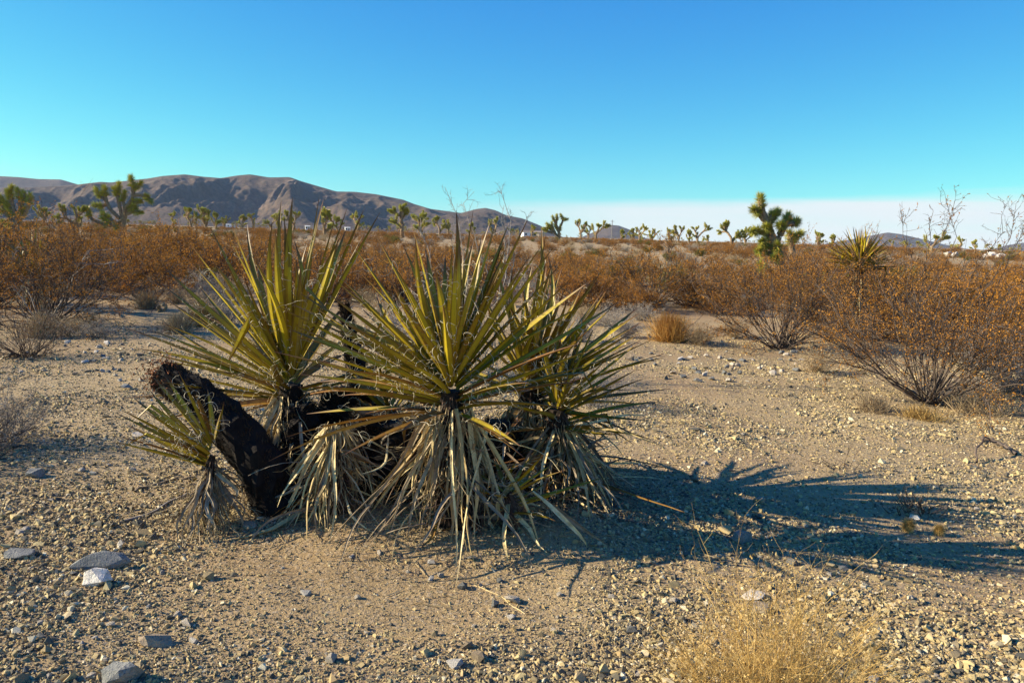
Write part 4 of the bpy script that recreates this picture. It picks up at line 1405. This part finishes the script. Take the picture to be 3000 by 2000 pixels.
# measured ones: column, foot row, height
for (k, u, v, h, w) in [('rust', 330, 850, 1.35, 1.2), ('rust', 450, 812, 1.35, 1.2), ('rust', 540, 800, 1.4, 1.2), ('rust', 640, 840, 1.25, 1.1), ('rust', 720, 830, 1.2, 1.2), ('rust', 760, 860, 1.1, 1.1),
                        ('rust', 860, 820, 1.2, 1.2), ('rust', 985, 810, 1.1, 1.2), ('rust', 1130, 880, 1.15, 1.2), ('rust', 1050, 830, 1.1, 1.1), ('rust', 1240, 860, 1.1, 1.2), ('rust', 1400, 850, 1.1, 1.2),
                        ('rust', 1540, 830, 1.0, 1.2), ('rust', 1660, 840, 1.15, 1.2), ('rust', 1740, 900, 0.9, 1.2), ('rust', 2110, 860, 1.0, 1.2), ('rust', 2210, 900, 1.1, 1.2), ('rust', 2060, 905, .8, 1.2), ('rust', 2390, 900, 1.2, 1.2), ('rust', 2550, 990, 1.15, 1.2), ('olive', 2440, 940, 0.9, 1.2),
                        ('rust', 2570, 930, 1.1, 1.2), ('rust', 2650, 960, 1.1, 1.2), ('rust', 2800, 960, 1.1, 1.2), ('rust', 2900, 1000, 1.1, 1.2), ('rust', 2970, 940, 1.2, 1.2), ('rust', 2990, 1060, 1.0, 1.2), ('rust', 2740, 900, 1.1, 1.2),
                        ('rust', 30, 860, 1.3, 1.2), ('rust', 230, 830, 1.3, 1.2), ('rust', -60, 900, 1.4, 1.2), ('rust', 3080, 1010, 1.3, 1.2), ('olive', 2650, 850, .8, 1.2),
                        ('grey', 350, 855, .36, 1.2), ('grey', 560, 870, .42, 1.2), ('grey', 620, 890, .4, 1.3), ('grey', 690, 880, .38, 1.3), ('tan', 520, 890, .36, 1.2), ('tan', 590, 915, .34, 1.2), ('grey', 660, 950, .4, 1.2),
                        ('tan', 1080, 900, .4, 1.2), ('tan', 1120, 935, .4, 1.2), ('grey', 1790, 960, .4, 1.2), ('grey', 1830, 990, .36, 1.2), ('tan', 1720, 950, .4, 1.2), ('tan', 2040, 1010, .34, 1.1), ('grey', 1700, 1000, .36, 1.1),
                        ('tan', 2150, 990, .34, 1.2), ('tan', 2390, 1090, .3, 1.2), ('grey', 2860, 1080, .5, 1.3), ('grey', 2960, 1150, .4, 1.3), ('tan', 200, 985, .3, 1.3), ('tan', 265, 960, .25, 1.3), ('grey', 280, 990, .25, 1.4),
                        ('grey', 1880, 940, .35, 1.2), ('tan', 1100, 1000, .4, 1.0), ('tan', 830, 900, .4, 1.2)]:
    put(k, on_ground(u, v), h, w)

# nearest of the open scrub as individuals, everything beyond them as one mass
cand = []
for _ in range(26000):
    az = rgm.uniform(R(-46), R(46))
    d = 17 * (420.0 / 17) ** rgm.random()
    cand.append((d * math.sin(az), d * math.cos(az), d))
cell = {}
indiv, mass = [], []
for x, y, d in sorted(cand, key=lambda c: c[2]):
    sp = 1.25 + 0.010 * d
    key = (int(x // 3), int(y // 3))
    ok = True
    for i in (-1, 0, 1):
        for j in (-1, 0, 1):
            for (a, b_) in cell.get((key[0] + i, key[1] + j), ()):
                if (a - x) ** 2 + (b_ - y) ** 2 < sp * sp:
                    ok = False
    if not ok:
        continue
    dens = float(fbm(x / 9.0, y / 9.0, 3, 61))
    if dens < (0.12 if x > -0.12 * y else -0.06) and rgm.random() < 0.85:
        continue
    u_, v_ = px((x, y, float(g(x, y))))
    if d < 24 and 280 < u_ < 2900 and rgm.random() < 0.55:
        continue
    cell.setdefault(key, []).append((x, y))
    (indiv if len(indiv) < 240 else mass).append((x, y, d))
for x, y, d in indiv:
    kk = rgm.choice(['rust', 'grey', 'tan', 'olive'], p=[0.58, 0.16, 0.16, 0.10])
    lef = 1.0 - 0.35 * float(sstep(-0.25, 0.15, math.atan2(x, y)))
    h = {'rust': rgm.uniform(0.5, 1.35) * lef * (1 - 0.25 * float(sstep(25, 50, d))), 'grey': rgm.uniform(0.4, 0.7), 'tan': rgm.uniform(0.35, 0.6), 'olive': rgm.uniform(0.5, 0.9)}[kk]
    put(kk, (x, y, float(g(x, y))), h, 1.15)
P = np.array([(x, y, float(g(x, y))) for x, y, d in mass])
n = len(P)
allm = RUST + GREY + TANS + OLIV
idx = rgm.choice(len(allm), n, p=[0.52 / 6] * 6 + [0.18 / 3] * 3 + [0.16 / 3] * 3 + [0.14 / 2] * 2)
hh = np.where(idx < 6, rgm.uniform(0.4, 0.8, n), rgm.uniform(0.3, 0.6, n))
scatter('far_scrub', allm, P, np.stack([np.zeros(n), np.zeros(n), rgm.uniform(0, 6.28, n)], 1), hh[:, None] * np.stack([rgm.uniform(1.0, 1.4, n)] * 2 + [np.ones(n)], 1), idx,
        kind='stuff', label='far rusty desert scrub reaching to the foot of the mountains', category='scrub')
print('scrub', len(indiv), n)

# ------------------------------------------------------------------ joshua trees
def head(ge, P, rg, n, ln, wd, mat=0, frac=1.0):
    """rosette of dagger leaves around the last stretch of a limb P (K,3)"""
    K = len(P)
    t = rg.uniform(1 - frac, 1.0, n) * (K - 1)
    k = np.minimum(t.astype(int), K - 2)
    f = (t - k)[:, None]
    p = P[k] * (1 - f) + P[k + 1] * f
    T = nrm(P[k + 1] - P[k])
    rd = nrm(np.cross(T, rg.normal(size=(n, 3))))
    lead = ((t / (K - 1)) - (1 - frac)) / frac
    d = rd * (1.15 - 0.75 * lead[:, None] ** 2) + T * (0.15 + 0.9 * lead[:, None] ** 2) + rg.normal(0, 0.16, (n, 3))
    spikes(ge, p, d, ln * rg.uniform(0.75, 1.1, n), wd * rg.uniform(0.8, 1.2, n), mat)


def joshua_random(seed, H=1.0):
    """limbs and heads for a tree of unit height; returns list of limb polylines with radii and flags"""
    rg = np.random.default_rng(seed)
    limbs = []
    bushy = 1 if seed % 2 == 0 else 0

    def limb(p, d, ln, r, depth):
        K = 6
        P = grow(p[None], d[None], np.array([ln]), K, 0.16, rg, 0.10)[0]
        kids = 0 if depth >= 3 else (rg.integers(2, 4) + (bushy if depth == 1 else 0) if depth < 2 else rg.integers(1, 4))
        limbs.append((P, r, r * 0.72, kids == 0))
        for k in range(kids):
            th = rg.uniform(0, 6.28)
            T = nrm(P[-1] - P[-2])
            sd_ = nrm(np.cross(T, [math.cos(th), math.sin(th), 0.3]))
            limb(P[-1], nrm(T * 0.75 + sd_ * rg.uniform(0.5, 1.05) + np.array([0, 0, 0.2])), ln * rg.uniform(0.55, 0.85), r * 0.72, depth + 1)
    limb(np.array([0, 0, -0.03]), nrm(np.array([rg.normal(0, .1), rg.normal(0, .1), 1])), 0.30, 0.052, 0)
    for _ in range(rg.integers(1, 4)):
        th = rg.uniform(0, 6.28)
        limb(np.array([0, 0, rg.uniform(0.08, 0.25)]), nrm(np.array([math.cos(th), math.sin(th), 0.7])), rg.uniform(0.14, 0.24), 0.028, 2)
    zt = max(P[:, 2].max() for P, _, _, _ in limbs) + 0.06
    out = []
    for P, a, b_, e in limbs:
        out.append((P / zt, a, b_, e))
    return out


def joshua_meshes(limbs, seed, spike_n, spike_l, spike_w, dead=1.0, hl=1.0):
    rg = np.random.default_rng(seed + 1000)
    tr, cr = Geo(), Geo()
    for P, a, b_, e in limbs:
        tubes(tr, P[None], np.linspace(a, b_, len(P))[None], 7, 0)
        n = int(40 * dead)
        p, T, i = pick(P[None], rg, n, 0.0, 1.0)
        rd = nrm(np.cross(T, rg.normal(size=(n, 3))))
        spikes(tr, p + rd * b_ * 0.8, rd * 0.8 - T * 0.9, spike_l * 0.55, spike_w * 0.9, 1)
        if e:
            head(cr, P, rg, spike_n, spike_l, spike_w, 0, hl)
        elif rg.random() < 0.35:
            head(cr, P, rg, spike_n // 3, spike_l * 0.8, spike_w, 0, 0.5)
    return tr, cr


JV = []
for i in range(9):
    tr, cr = joshua_meshes(joshua_random(700 + i), 700 + i, 170, 0.080, 0.0085, hl=0.95)
    JV.append((tr.mesh('trunk', [MAT['jbark'], MAT['jdead']]), cr.mesh('crown', MAT['jleaf'], att=True)))

JLIST = [  # column, top row, foot row, assumed metres, variant, label
    (128, 596, 652, 3.0, 1, 'small rounded joshua tree between the two large ones under the mountains'),
    (165, 628, 668, 2.0, 2, 'low bushy young joshua tree sunk in the rusty scrub'),
    (225, 592, 712, 2.8, 4, 'dark stout joshua tree with one upright head beside the twisted one'),
    (562, 602, 645, 3.2, 4, 'dense dark joshua tree of the pair in front of the mountain foot'),
    (604, 597, 640, 3.4, 5, 'joshua tree with upright arms paired with the dense dark one'),
    (632, 616, 642, 2.4, 6, None), (505, 614, 646, 2.6, 7, None), (712, 626, 652, 2.4, 8, None), (740, 622, 648, 2.4, 0, None), (655, 630, 650, 2.2, 1, None),
    (795, 624, 650, 2.6, 2, None), (820, 612, 650, 3.0, 3, None), (858, 612, 668, 3.0, 4, 'dark bushy joshua tree seen between the upright leaves of the wide yucca'),
    (950, 603, 690, 3.3, 6, 'rounded dense joshua tree behind the right-hand leaves of the wide yucca'), (990, 626, 662, 2.6, 5, None), (1045, 614, 652, 2.8, 7, None),
    (1178, 590, 680, 3.6, 8, 'tall open-branched joshua tree below the end of the mountain ridge'),
    (1235, 612, 694, 3.0, 5, 'joshua tree with several long bare arms beside the tall open-branched one'), (1288, 628, 668, 2.7, 2, None), (1312, 640, 668, 2.4, 0, None), (1448, 630, 668, 2.8, 3, None), (1380, 648, 672, 2.2, 6, None),
    (1702, 638, 688, 3.0, 0, None), (1745, 642, 694, 2.8, 3, None), (1722, 655, 685, 2.5, 4, None), (1850, 662, 692, 2.6, 5, None), (1878, 652, 700, 3.0, 7, None), (1906, 666, 712, 2.4, 1, None), (1962, 664, 698, 2.6, 5, None),
    (1985, 656, 702, 3.0, 4, None), (2020, 668, 704, 2.6, 6, None), (2048, 648, 706, 3.2, 7, None), (2074, 686, 712, 2.0, 2, None), (2140, 640, 736, 3.4, 2, 'broad many-headed joshua tree beside the tall one with the shaggy top'),
    (2186, 660, 716, 3.0, 1, None), (2398, 672, 738, 2.9, 5, 'pale joshua tree with thin arms between the tall one and the pale-trunked yucca'), (2440, 682, 730, 2.6, 6, None), (2612, 700, 726, 2.6, 0, None),
    (2655, 704, 728, 2.2, 1, None), (2725, 674, 762, 3.0, 3, 'stout yellowish joshua tree seen through the tall wiry stems'), (2690, 704, 732, 2.4, 4, None), (2812, 688, 742, 3.2, 7, 'round-headed joshua tree above the white boulders'),
    (2852, 698, 752, 2.6, 8, None), (2925, 712, 742, 2.8, 6, None), (2895, 712, 742, 2.6, 2, None), (2985, 724, 752, 2.6, 0, None), (1560, 655, 676, 2.4, 8, None), (1500, 664, 680, 2.0, 1, None), (1820, 668, 690, 2.0, 6, None)]
rgj = np.random.default_rng(31)
for (u, vt, vb, hm, var, lab) in JLIST:
    Y = hm * F / (vb - vt)
    p = at(u, vb, Y)
    p[2] = float(g(p[0], Y))
    top = at(u, vt, Y)
    h = max(1.2, top[2] - p[2])
    t = thing('joshua_tree', p, lab or 'small joshua tree far off along the skyline', 'joshua tree', None if lab else 'far joshua trees')
    o = obj('trunk', JV[var][0], t)
    c = obj('crown', JV[var][1], t, kind='stuff')
    t.scale = (h * 1.05, h * 1.05, h)
    t.rotation_euler = (0, 0, rgj.uniform(0, 6.28))

# far-off joshua woodland
n = 420
az = rgj.uniform(R(-46), R(46), n)
d = rgj.uniform(240, 1500, n)
x, y = d * np.sin(az), d * np.cos(az)
jm = []
for i in range(4):
    tr, cr = joshua_meshes(joshua_random(760 + i), 760 + i, 40, 0.075, 0.010, dead=0.3)
    jm.append(merged('joshua_tree', [tr, cr], [MAT['jbark'], MAT['jleaf']]))
hs = rgj.uniform(2.0, 4.2, n)
scatter('joshua_woodland', jm, np.stack([x, y, g(x, y)], 1), np.stack([np.zeros(n), np.zeros(n), rgj.uniform(0, 6.28, n)], 1), np.stack([hs] * 3, 1), rgj.integers(0, 4, n),
        kind='stuff', label='thin far woodland of joshua trees along the foot of the mountains', category='woodland')


def joshua_traced(Y, ub, vb, limbs, label, seed, spike_l, spike_w, n_sp, rbase, hl=0.28):
    """limbs: list of (points [(u,v,dy)...], r0, r1, head?)"""
    rg = np.random.default_rng(seed)
    b_ = at(ub, vb, Y)
    b_[2] = float(g(b_[0], Y))
    t = thing('joshua_tree', b_, label, 'joshua tree')
    tr = Geo()
    for pts, r0, r1, hd in limbs:
        P = np.array([b_ - [0, 0, 0.05] if q_ == 'base' else at(q_[0], q_[1], Y + (q_[2] if len(q_) > 2 else 0)) for q_ in pts])
        d = np.concatenate([[0], np.cumsum(np.linalg.norm(np.diff(P, axis=0), axis=1))])
        tot = d[-1]
        tn = np.linspace(0, 1, 10)
        Pn = np.stack([np.interp(tn, d / tot, P[:, k]) for k in range(3)], 1)
        Pn[1:-1] = 0.5 * Pn[1:-1] + 0.25 * (Pn[:-2] + Pn[2:])
        tubes(tr, Pn[None] - b_, (np.linspace(r0, r1, 10) * (1 + rg.normal(0, 0.06, 10)))[None], 9, 0)
        n = int(240 * tot)
        p, T, i = pick(Pn[None], rg, n, 0.0, 1.0)
        rd = nrm(np.cross(T, rg.normal(size=(n, 3))))
        spikes(tr, p + rd * r1 * 0.85 - b_, rd * 0.5 - T * 1.0, spike_l * 0.5, spike_w * 0.8, 1)
        if hd:
            cr = Geo()
            fr = min(0.95, hl / tot)
            head(cr, Pn - b_, rg, n_sp, spike_l, spike_w, 0, fr)
            obj('leaf_cluster', cr.mesh('leaf_cluster', MAT['jleaf'], att=True), t)
    obj('trunk', tr.mesh('trunk', [MAT['jbark'], MAT['jdead']]), t)
    return t


# the tall one at right
joshua_traced(25.0, 2300, 860, [
    (['base', (2290, 780), (2275, 720), (2255, 690)], 0.16, 0.13, False),
    ([(2262, 700), (2250, 660), (2243, 640)], 0.13, 0.11, False),
    ([(2243, 640), (2232, 615), (2228, 592), (2227, 578)], 0.10, 0.07, True),
    ([(2240, 645), (2222, 625), (2208, 612, -.2)], 0.09, 0.06, True),
    ([(2246, 650), (2265, 632), (2278, 620, .2)], 0.09, 0.06, True),
    ([(2255, 655), (2262, 628, 0.1)], 0.07, 0.06, True),
    ([(2252, 690), (2225, 678), (2205, 678, -.3)], 0.08, 0.06, True),
    ([(2250, 672), (2244, 664, -.3)], 0.07, 0.06, True),
    ([(2275, 705), (2290, 680), (2298, 655), (2310, 632, .2)], 0.12, 0.08, True),
    ([(2298, 660), (2320, 655), (2336, 648, .3)], 0.08, 0.07, True),
    ([(2296, 665), (2284, 660, -.3)], 0.07, 0.06, True),
    ([(2322, 740, .3), (2318, 705, .3), (2312, 684, .3)], 0.10, 0.07, True),
    ([(2315, 700, .4), (2335, 690, .4), (2345, 685, .5)], 0.08, 0.06, True),
    ([(2265, 730), (2245, 718), (2233, 705, -.3)], 0.08, 0.06, True),
    ([(2262, 745), (2240, 738), (2224, 735, -.3)], 0.08, 0.06, True),
    ([(2280, 735), (2276, 718, -.4)], 0.07, 0.06, True),
    ([(2285, 760), (2272, 752, -.4)], 0.07, 0.06, True),
    ([(2285, 800), (2240, 795), (2228, 775, -.3)], 0.08, 0.05, True),
    ([(2290, 820), (2250, 800), (2236, 792, -.5)], 0.06, 0.05, True)],
    'tall joshua tree with a shaggy straw-topped head and green leaf clusters down its side', 811, 0.26, 0.017, 300, 0.16, 0.36)

# the twisted one at left
joshua_traced(55.0, 355, 712, [
    (['base', (360, 665), (366, 625), (372, 600)], 0.17, 0.13, False),
    ([(372, 605), (385, 590), (392, 570), (388, 545), (384, 520)], 0.13, 0.08, True),
    ([(388, 555), (402, 548), (412, 538)], 0.09, 0.07, True),
    ([(390, 572), (415, 572), (435, 578), (442, 590)], 0.09, 0.06, True),
    ([(385, 590), (400, 592), (410, 590)], 0.08, 0.06, True),
    ([(358, 640), (350, 600), (345, 575), (348, 540)], 0.11, 0.07, True),
    ([(345, 575), (335, 552)], 0.07, 0.06, True),
    ([(366, 615), (358, 580), (365, 565)], 0.08, 0.06, True),
    ([(350, 640), (320, 610), (308, 580), (305, 550)], 0.11, 0.07, True),
    ([(308, 585), (290, 570), (280, 555)], 0.08, 0.06, True),
    ([(312, 600), (295, 605), (275, 600)], 0.08, 0.06, True),
    ([(350, 660), (320, 640), (300, 625)], 0.09, 0.06, True),
    ([(345, 665), (310, 660), (262, 640), (255, 612)], 0.09, 0.06, True),
    ([(368, 620), (390, 605), (396, 608)], 0.07, 0.06, True),
    ([(366, 630), (395, 618), (412, 622)], 0.06, 0.05, True),
    ([(350, 680), (342, 665), (340, 660)], 0.07, 0.06, True),
    ([(355, 650), (330, 660), (300, 640)], 0.07, 0.06, True)],
    'large twisted joshua tree with dark crooked arms against the mountains', 821, 0.40, 0.030, 240, 0.17, 0.62)

# the spreading one at the left edge
joshua_traced(52.0, 52, 705, [
    (['base', (52, 670), (54, 640)], 0.17, 0.13, False), ([(54, 645), (40, 610), (32, 585), (22, 560)], 0.11, 0.07, True), ([(36, 590), (28, 560), (34, 548)], 0.09, 0.07, True),
    ([(54, 640), (60, 605), (58, 575), (50, 556)], 0.11, 0.07, True), ([(60, 600), (72, 580), (68, 566)], 0.08, 0.07, True), ([(56, 650), (75, 622), (86, 600), (88, 572)], 0.10, 0.07, True),
    ([(50, 660), (20, 630), (4, 605), (-2, 575)], 0.10, 0.07, True), ([(18, 628), (8, 618), (-12, 612)], 0.08, 0.06, True), ([(42, 620), (20, 600), (10, 588)], 0.08, 0.06, True),
    ([(60, 640), (66, 622), (72, 612)], 0.08, 0.06, True), ([(46, 640), (34, 622), (26, 612)], 0.08, 0.06, True), ([(52, 675), (30, 660), (10, 650)], 0.08, 0.06, True)],
    'spreading joshua tree cut by the picture edge below the far mountains', 841, 0.38, 0.030, 230, 0.17, 0.6)

# the forked one in the middle distance
joshua_traced(92.0, 1640, 706, [
    (['base', (1638, 690), (1636, 670)], 0.15, 0.12, False), ([(1636, 672), (1628, 655), (1622, 643), (1619, 634)], 0.10, 0.08, True), ([(1630, 655), (1632, 640), (1631, 630)], 0.09, 0.08, True),
    ([(1637, 670), (1646, 655), (1650, 643), (1643, 630)], 0.10, 0.08, True), ([(1649, 643), (1658, 642), (1661, 642)], 0.08, 0.06, True),
    ([(1638, 695), (1625, 682), (1612, 672), (1602, 655)], 0.10, 0.08, True), ([(1615, 674), (1605, 668), (1594, 668)], 0.08, 0.07, True), ([(1622, 680), (1618, 665), (1616, 653)], 0.08, 0.07, True),
    ([(1630, 688), (1622, 672), (1610, 660)], 0.08, 0.07, True), ([(1618, 682), (1600, 675), (1590, 671)], 0.08, 0.07, True), ([(1636, 680), (1630, 668), (1626, 660)], 0.08, 0.07, True),
    ([(1637, 685), (1640, 672), (1642, 662)], 0.08, 0.07, True)],
    'joshua tree with three long bare arms held above a dense green side', 831, 0.36, 0.04, 130, 0.15, 0.6)

# ------------------------------------------------------------------ small things on the ground
def stick(name, pts, r0, r1, label, cat, mat, seed, lift=0.006):
    rg = np.random.default_rng(seed)
    P = []
    for q_ in pts:
        p = on_ground(q_[0], q_[1])
        p[2] += (q_[2] if len(q_) > 2 else 0) + r0 * 0.6
        P.append(p)
    P = np.array(P)
    d = np.concatenate([[0], np.cumsum(np.linalg.norm(np.diff(P, axis=0), axis=1))])
    tn = np.linspace(0, 1, 12)
    Pn = np.stack([np.interp(tn, d / d[-1], P[:, k]) for k in range(3)], 1)
    Pn += rg.normal(0, r0 * 0.5, Pn.shape)
    ge = Geo()
    tubes(ge, Pn[None] - Pn[0], (np.linspace(r0, r1, 12) * (1 + rg.normal(0, 0.12, 12)))[None], 6)
    return obj(name, ge.mesh(name, MAT[mat]), loc=Pn[0], label=label, category=cat)


stick('stick', [(350, 1535), (430, 1512), (490, 1480), (545, 1448)], 0.008, 0.006, 'weathered grey stick pointing at the small leaning yucca', 'stick', 'stem_grey', 1)
stick('stick', [(395, 1442), (440, 1428), (500, 1412), (570, 1402)], 0.009, 0.004, 'pale dry leaf scrap lying behind the weathered grey stick', 'dry leaf', 'leaf_grey', 2)
stick('branch', [(2868, 1288), (2900, 1300, .03), (2935, 1318, .02), (2975, 1335)], 0.016, 0.012, 'short dark branch lying on the sunny gravel below the big rusty shrub', 'branch', 'stem', 3)
stick('branch', [(2862, 1360), (2855, 1345, .07), (2880, 1330, .13), (2915, 1318, .05)], 0.008, 0.006, 'thin arched twig looping beside the short dark branch', 'branch', 'stem', 4)
stick('stick', [(2820, 1350), (2890, 1380), (2950, 1398), (3010, 1412)], 0.005, 0.004, 'long thin twig lying below the arched twig', 'stick', 'stem', 5)
stick('stick', [(1540, 1800), (1500, 1775), (1465, 1750), (1390, 1715)], 0.0022, 0.0015, 'thread-thin pale straw lying on the gravel', 'straw', 'leaf_dead', 6)

# fallen yucca leaf
P = np.array([on_ground(u, v) + np.array([0, 0, z]) for u, v, z in [(925, 1498, .03), (860, 1535, .03), (800, 1562, .02), (740, 1578, .012), (685, 1582, .006)]])
tn = np.linspace(0, 1, 11)
P = np.stack([np.interp(tn, np.linspace(0, 1, len(P)), P[:, k]) for k in range(3)], 1)
V, q_, a_, _, _, _ = leaf_geo(P, 0.034, np.array([0, 0, 1.0]))
ge = Geo()
ge.add(V, quads=q_, att=a_)
obj('fallen_leaf', ge.mesh('fallen_leaf', MAT['leaf_dead'], origin=P[0], att=True), loc=P[0], label='long straw-yellow fallen yucca leaf lying on the sand', category='leaf')


def fuzzy(u, v, r, label, seed):
    rg = np.random.default_rng(seed)
    p = on_ground(u, v)
    t = thing('fuzzy_seed_head', p, label, 'seed head', 'fuzzy straw balls')
    me = hull_mesh('core', 40, r * .6, r * .6, r * .55, seed, MAT['orange'])
    obj('core', me, t, loc=(0, 0, r * 0.75))
    n = 900
    d = nrm(rg.normal(size=(n, 3)))
    ge = Geo()
    spikes(ge, d * r * 0.4 + [0, 0, r * 0.8], d + rg.normal(0, .35, (n, 3)), r * rg.uniform(0.4, 0.85, n), 0.0011)
    obj('spines', ge.mesh('spines', MAT['gold']), t, kind='stuff')


fuzzy(2660, 1560, 0.045, 'fuzzy golden straw ball beside the bright white stone', 1)
fuzzy(2750, 1570, 0.036, 'fuzzy golden straw ball on the far side of the bright white stone from its twin', 2)

# dried cactus skeleton: a holed tube of crossing strands
p = on_ground(470, 915)
p2 = on_ground(500, 880)
ax = nrm(np.array([p2[0] - p[0], p2[1] - p[1], 0.0]) + [0.25, 0, 0.05])
sdv = nrm(np.cross(ax, [0, 0, 1.0]))
upv = np.cross(sdv, ax)
ge = Geo()
tt = np.linspace(0, 1, 26)
for s_ in (-1, 1):
    for k in range(6):
        th = k * math.pi / 3 + s_ * tt * 5.0
        P = (tt[:, None] * 0.34 * ax + 0.06 * (np.cos(th)[:, None] * sdv + np.sin(th)[:, None] * upv))
        tubes(ge, P[None], np.full((1, 26), 0.0085), 4)
obj('cactus_skeleton', ge.mesh('cactus_skeleton', MAT['leaf_dead']), loc=p + np.array([0, 0, 0.062]), label='holed tan cactus skeleton lying by the rounded straw tuft', category='cactus skeleton')

# pale boulders near the right-hand joshua trees
def boulders(u, v, n, wpx, seed, label):
    rg = np.random.default_rng(seed)
    Y = 70.0
    p = at(u, v, Y)
    p[2] = float(g(p[0], Y))
    for i in range(n):
        s = rg.uniform(0.25, 0.55)
        me = hull_mesh('boulder', 14, s * 1.4, s, s * 0.7, seed * 10 + i, MAT['stone_white'], 0.08, 1)
        x = p[0] + rg.uniform(-1, 1) * wpx * Y / F / 2
        y = Y + rg.uniform(-.8, .8)
        o = obj('boulder', me, loc=(x, y, float(g(x, y)) + s * 0.45), label=label, category='boulder', group=label)
        o.rotation_euler = (rg.normal(0, .3), rg.normal(0, .3), rg.uniform(0, 6.28))


boulders(2800, 740, 4, 50, 3, 'white boulder in the heap under the round-headed joshua tree')
boulders(2928, 746, 6, 60, 4, 'white boulder in the larger heap farther from the round-headed joshua tree')


# ------------------------------------------------------------------ houses far off
def box(ge, x0, x1, y0, y1, z0, z1, mat=0):
    v = [(x, y, z) for x in (x0, x1) for y in (y0, y1) for z in (z0, z1)]
    q = [(0, 1, 3, 2), (4, 6, 7, 5), (0, 4, 5, 1), (2, 3, 7, 6), (0, 2, 6, 4), (1, 5, 7, 3)]
    ge.add(v, quads=q, mat=mat)


def house(u, v, Y, w, d, h, wall, label, cat='house', name='house', roof=True, rot=0.3):
    p = at(u, v, Y)
    p[2] = float(g(p[0], Y))
    t = thing(name, p, label, cat)
    t.rotation_euler = (0, 0, rot)
    ge = Geo()
    box(ge, -w / 2, w / 2, -d / 2, d / 2, -0.3, h)
    obj('wall', ge.mesh('wall', MAT[wall]), t)
    ge = Geo()
    e = 0.3
    rz = h + (0.9 if roof else 0.25)
    vv = [(-w / 2 - e, -d / 2 - e, h + .003), (w / 2 + e, -d / 2 - e, h + .003), (w / 2 + e, d / 2 + e, h + .003), (-w / 2 - e, d / 2 + e, h + .003), (-w / 2 - e, 0, rz), (w / 2 + e, 0, rz)]
    ge.add(vv, quads=[(0, 1, 5, 4), (2, 3, 4, 5), (3, 2, 1, 0)], tris=[(0, 4, 3), (1, 2, 5)])
    obj('roof', ge.mesh('roof', MAT['roof'] if roof else MAT[wall]), t)
    nwin = max(2, int(w // 2.6))
    for i in range(nwin):
        x = -w / 2 + (i + 0.5) * w / nwin
        ge = Geo()
        if i == nwin // 2:
            box(ge, x - .42, x + .42, -d / 2 - .04, -d / 2 + .02, 0.1, 2.0)
            obj('door', ge.mesh('door', MAT['roof']), t)
        else:
            box(ge, x - .5, x + .5, -d / 2 - .04, -d / 2 + .02, h * .42, h * .8)
            obj('window', ge.mesh('window', MAT['dark_glass']), t)
    return t


house(675, 632, 640, 6.5, 3.0, 2.6, 'white_paint', 'long white trailer at the foot of the mountains', 'trailer', 'trailer', roof=False)
house(901, 640, 480, 2.6, 2.6, 2.4, 'white_paint', 'small white shed glimpsed left of the rounded dense joshua tree', 'shed', 'shed', roof=False)
house(1018, 645, 480, 2.8, 2.6, 2.3, 'white_paint', 'small white shed right of the rounded dense joshua tree', 'shed', 'shed', roof=False)
house(1545, 671, 420, 5.5, 4.5, 2.6, 'white_paint', 'white house partly behind the thin stems below the end of the ridge', 'house', 'house')
house(1577, 674, 420, 5.0, 4.5, 2.6, 'tan_wall', 'tan house with a brown roof at the end of the ridge', 'house', 'house', rot=-0.2)

# antenna mast
Y = 150.0
p = at(1792, 690, Y)
p[2] = float(g(p[0], Y))
top = at(1792, 644, Y)[2] - p[2]
t_ = thing('antenna_mast', p, 'thin upright antenna mast in front of the lone distant hill', 'mast')
ge = Geo()
tubes(ge, np.array([[[0, 0, -0.2], [0, 0, top * .5], [0, 0, top]]]), np.array([[.09, .08, .06]]), 6)
obj('pole', ge.mesh('pole', MAT['pole']), t_)
ge = Geo()
tubes(ge, np.array([[[-.35, 0, top * .93], [0, 0, top * .93 + .002], [.35, 0, top * .93]]]), np.full((1, 3), .03), 5)
obj('crossarm', ge.mesh('crossarm', MAT['pole']), t_)

# ------------------------------------------------------------------ the air
def build_haze():
    ge = Geo()
    box(ge, -9300, 9300, -9300, 9300, -8.0, 420.0)
    m = bpy.data.materials.new('haze')
    m.use_nodes = True
    nt = m.node_tree
    nt.nodes.clear()
    out = nt.nodes.new('ShaderNodeOutputMaterial')
    pv = nt.nodes.new('ShaderNodeVolumePrincipled')
    pv.inputs['Color'].default_value = (0.55, 0.72, 1.0, 1)
    pv.inputs['Density'].default_value = HAZE
    pv.inputs['Anisotropy'].default_value = 0.0
    nt.links.new(pv.outputs[0], out.inputs['Volume'])
    o = obj('haze', ge.mesh('haze', m), kind='stuff', label='thin blue air between the plain and the mountains', category='haze')


HAZE = 2.6e-5
build_haze()
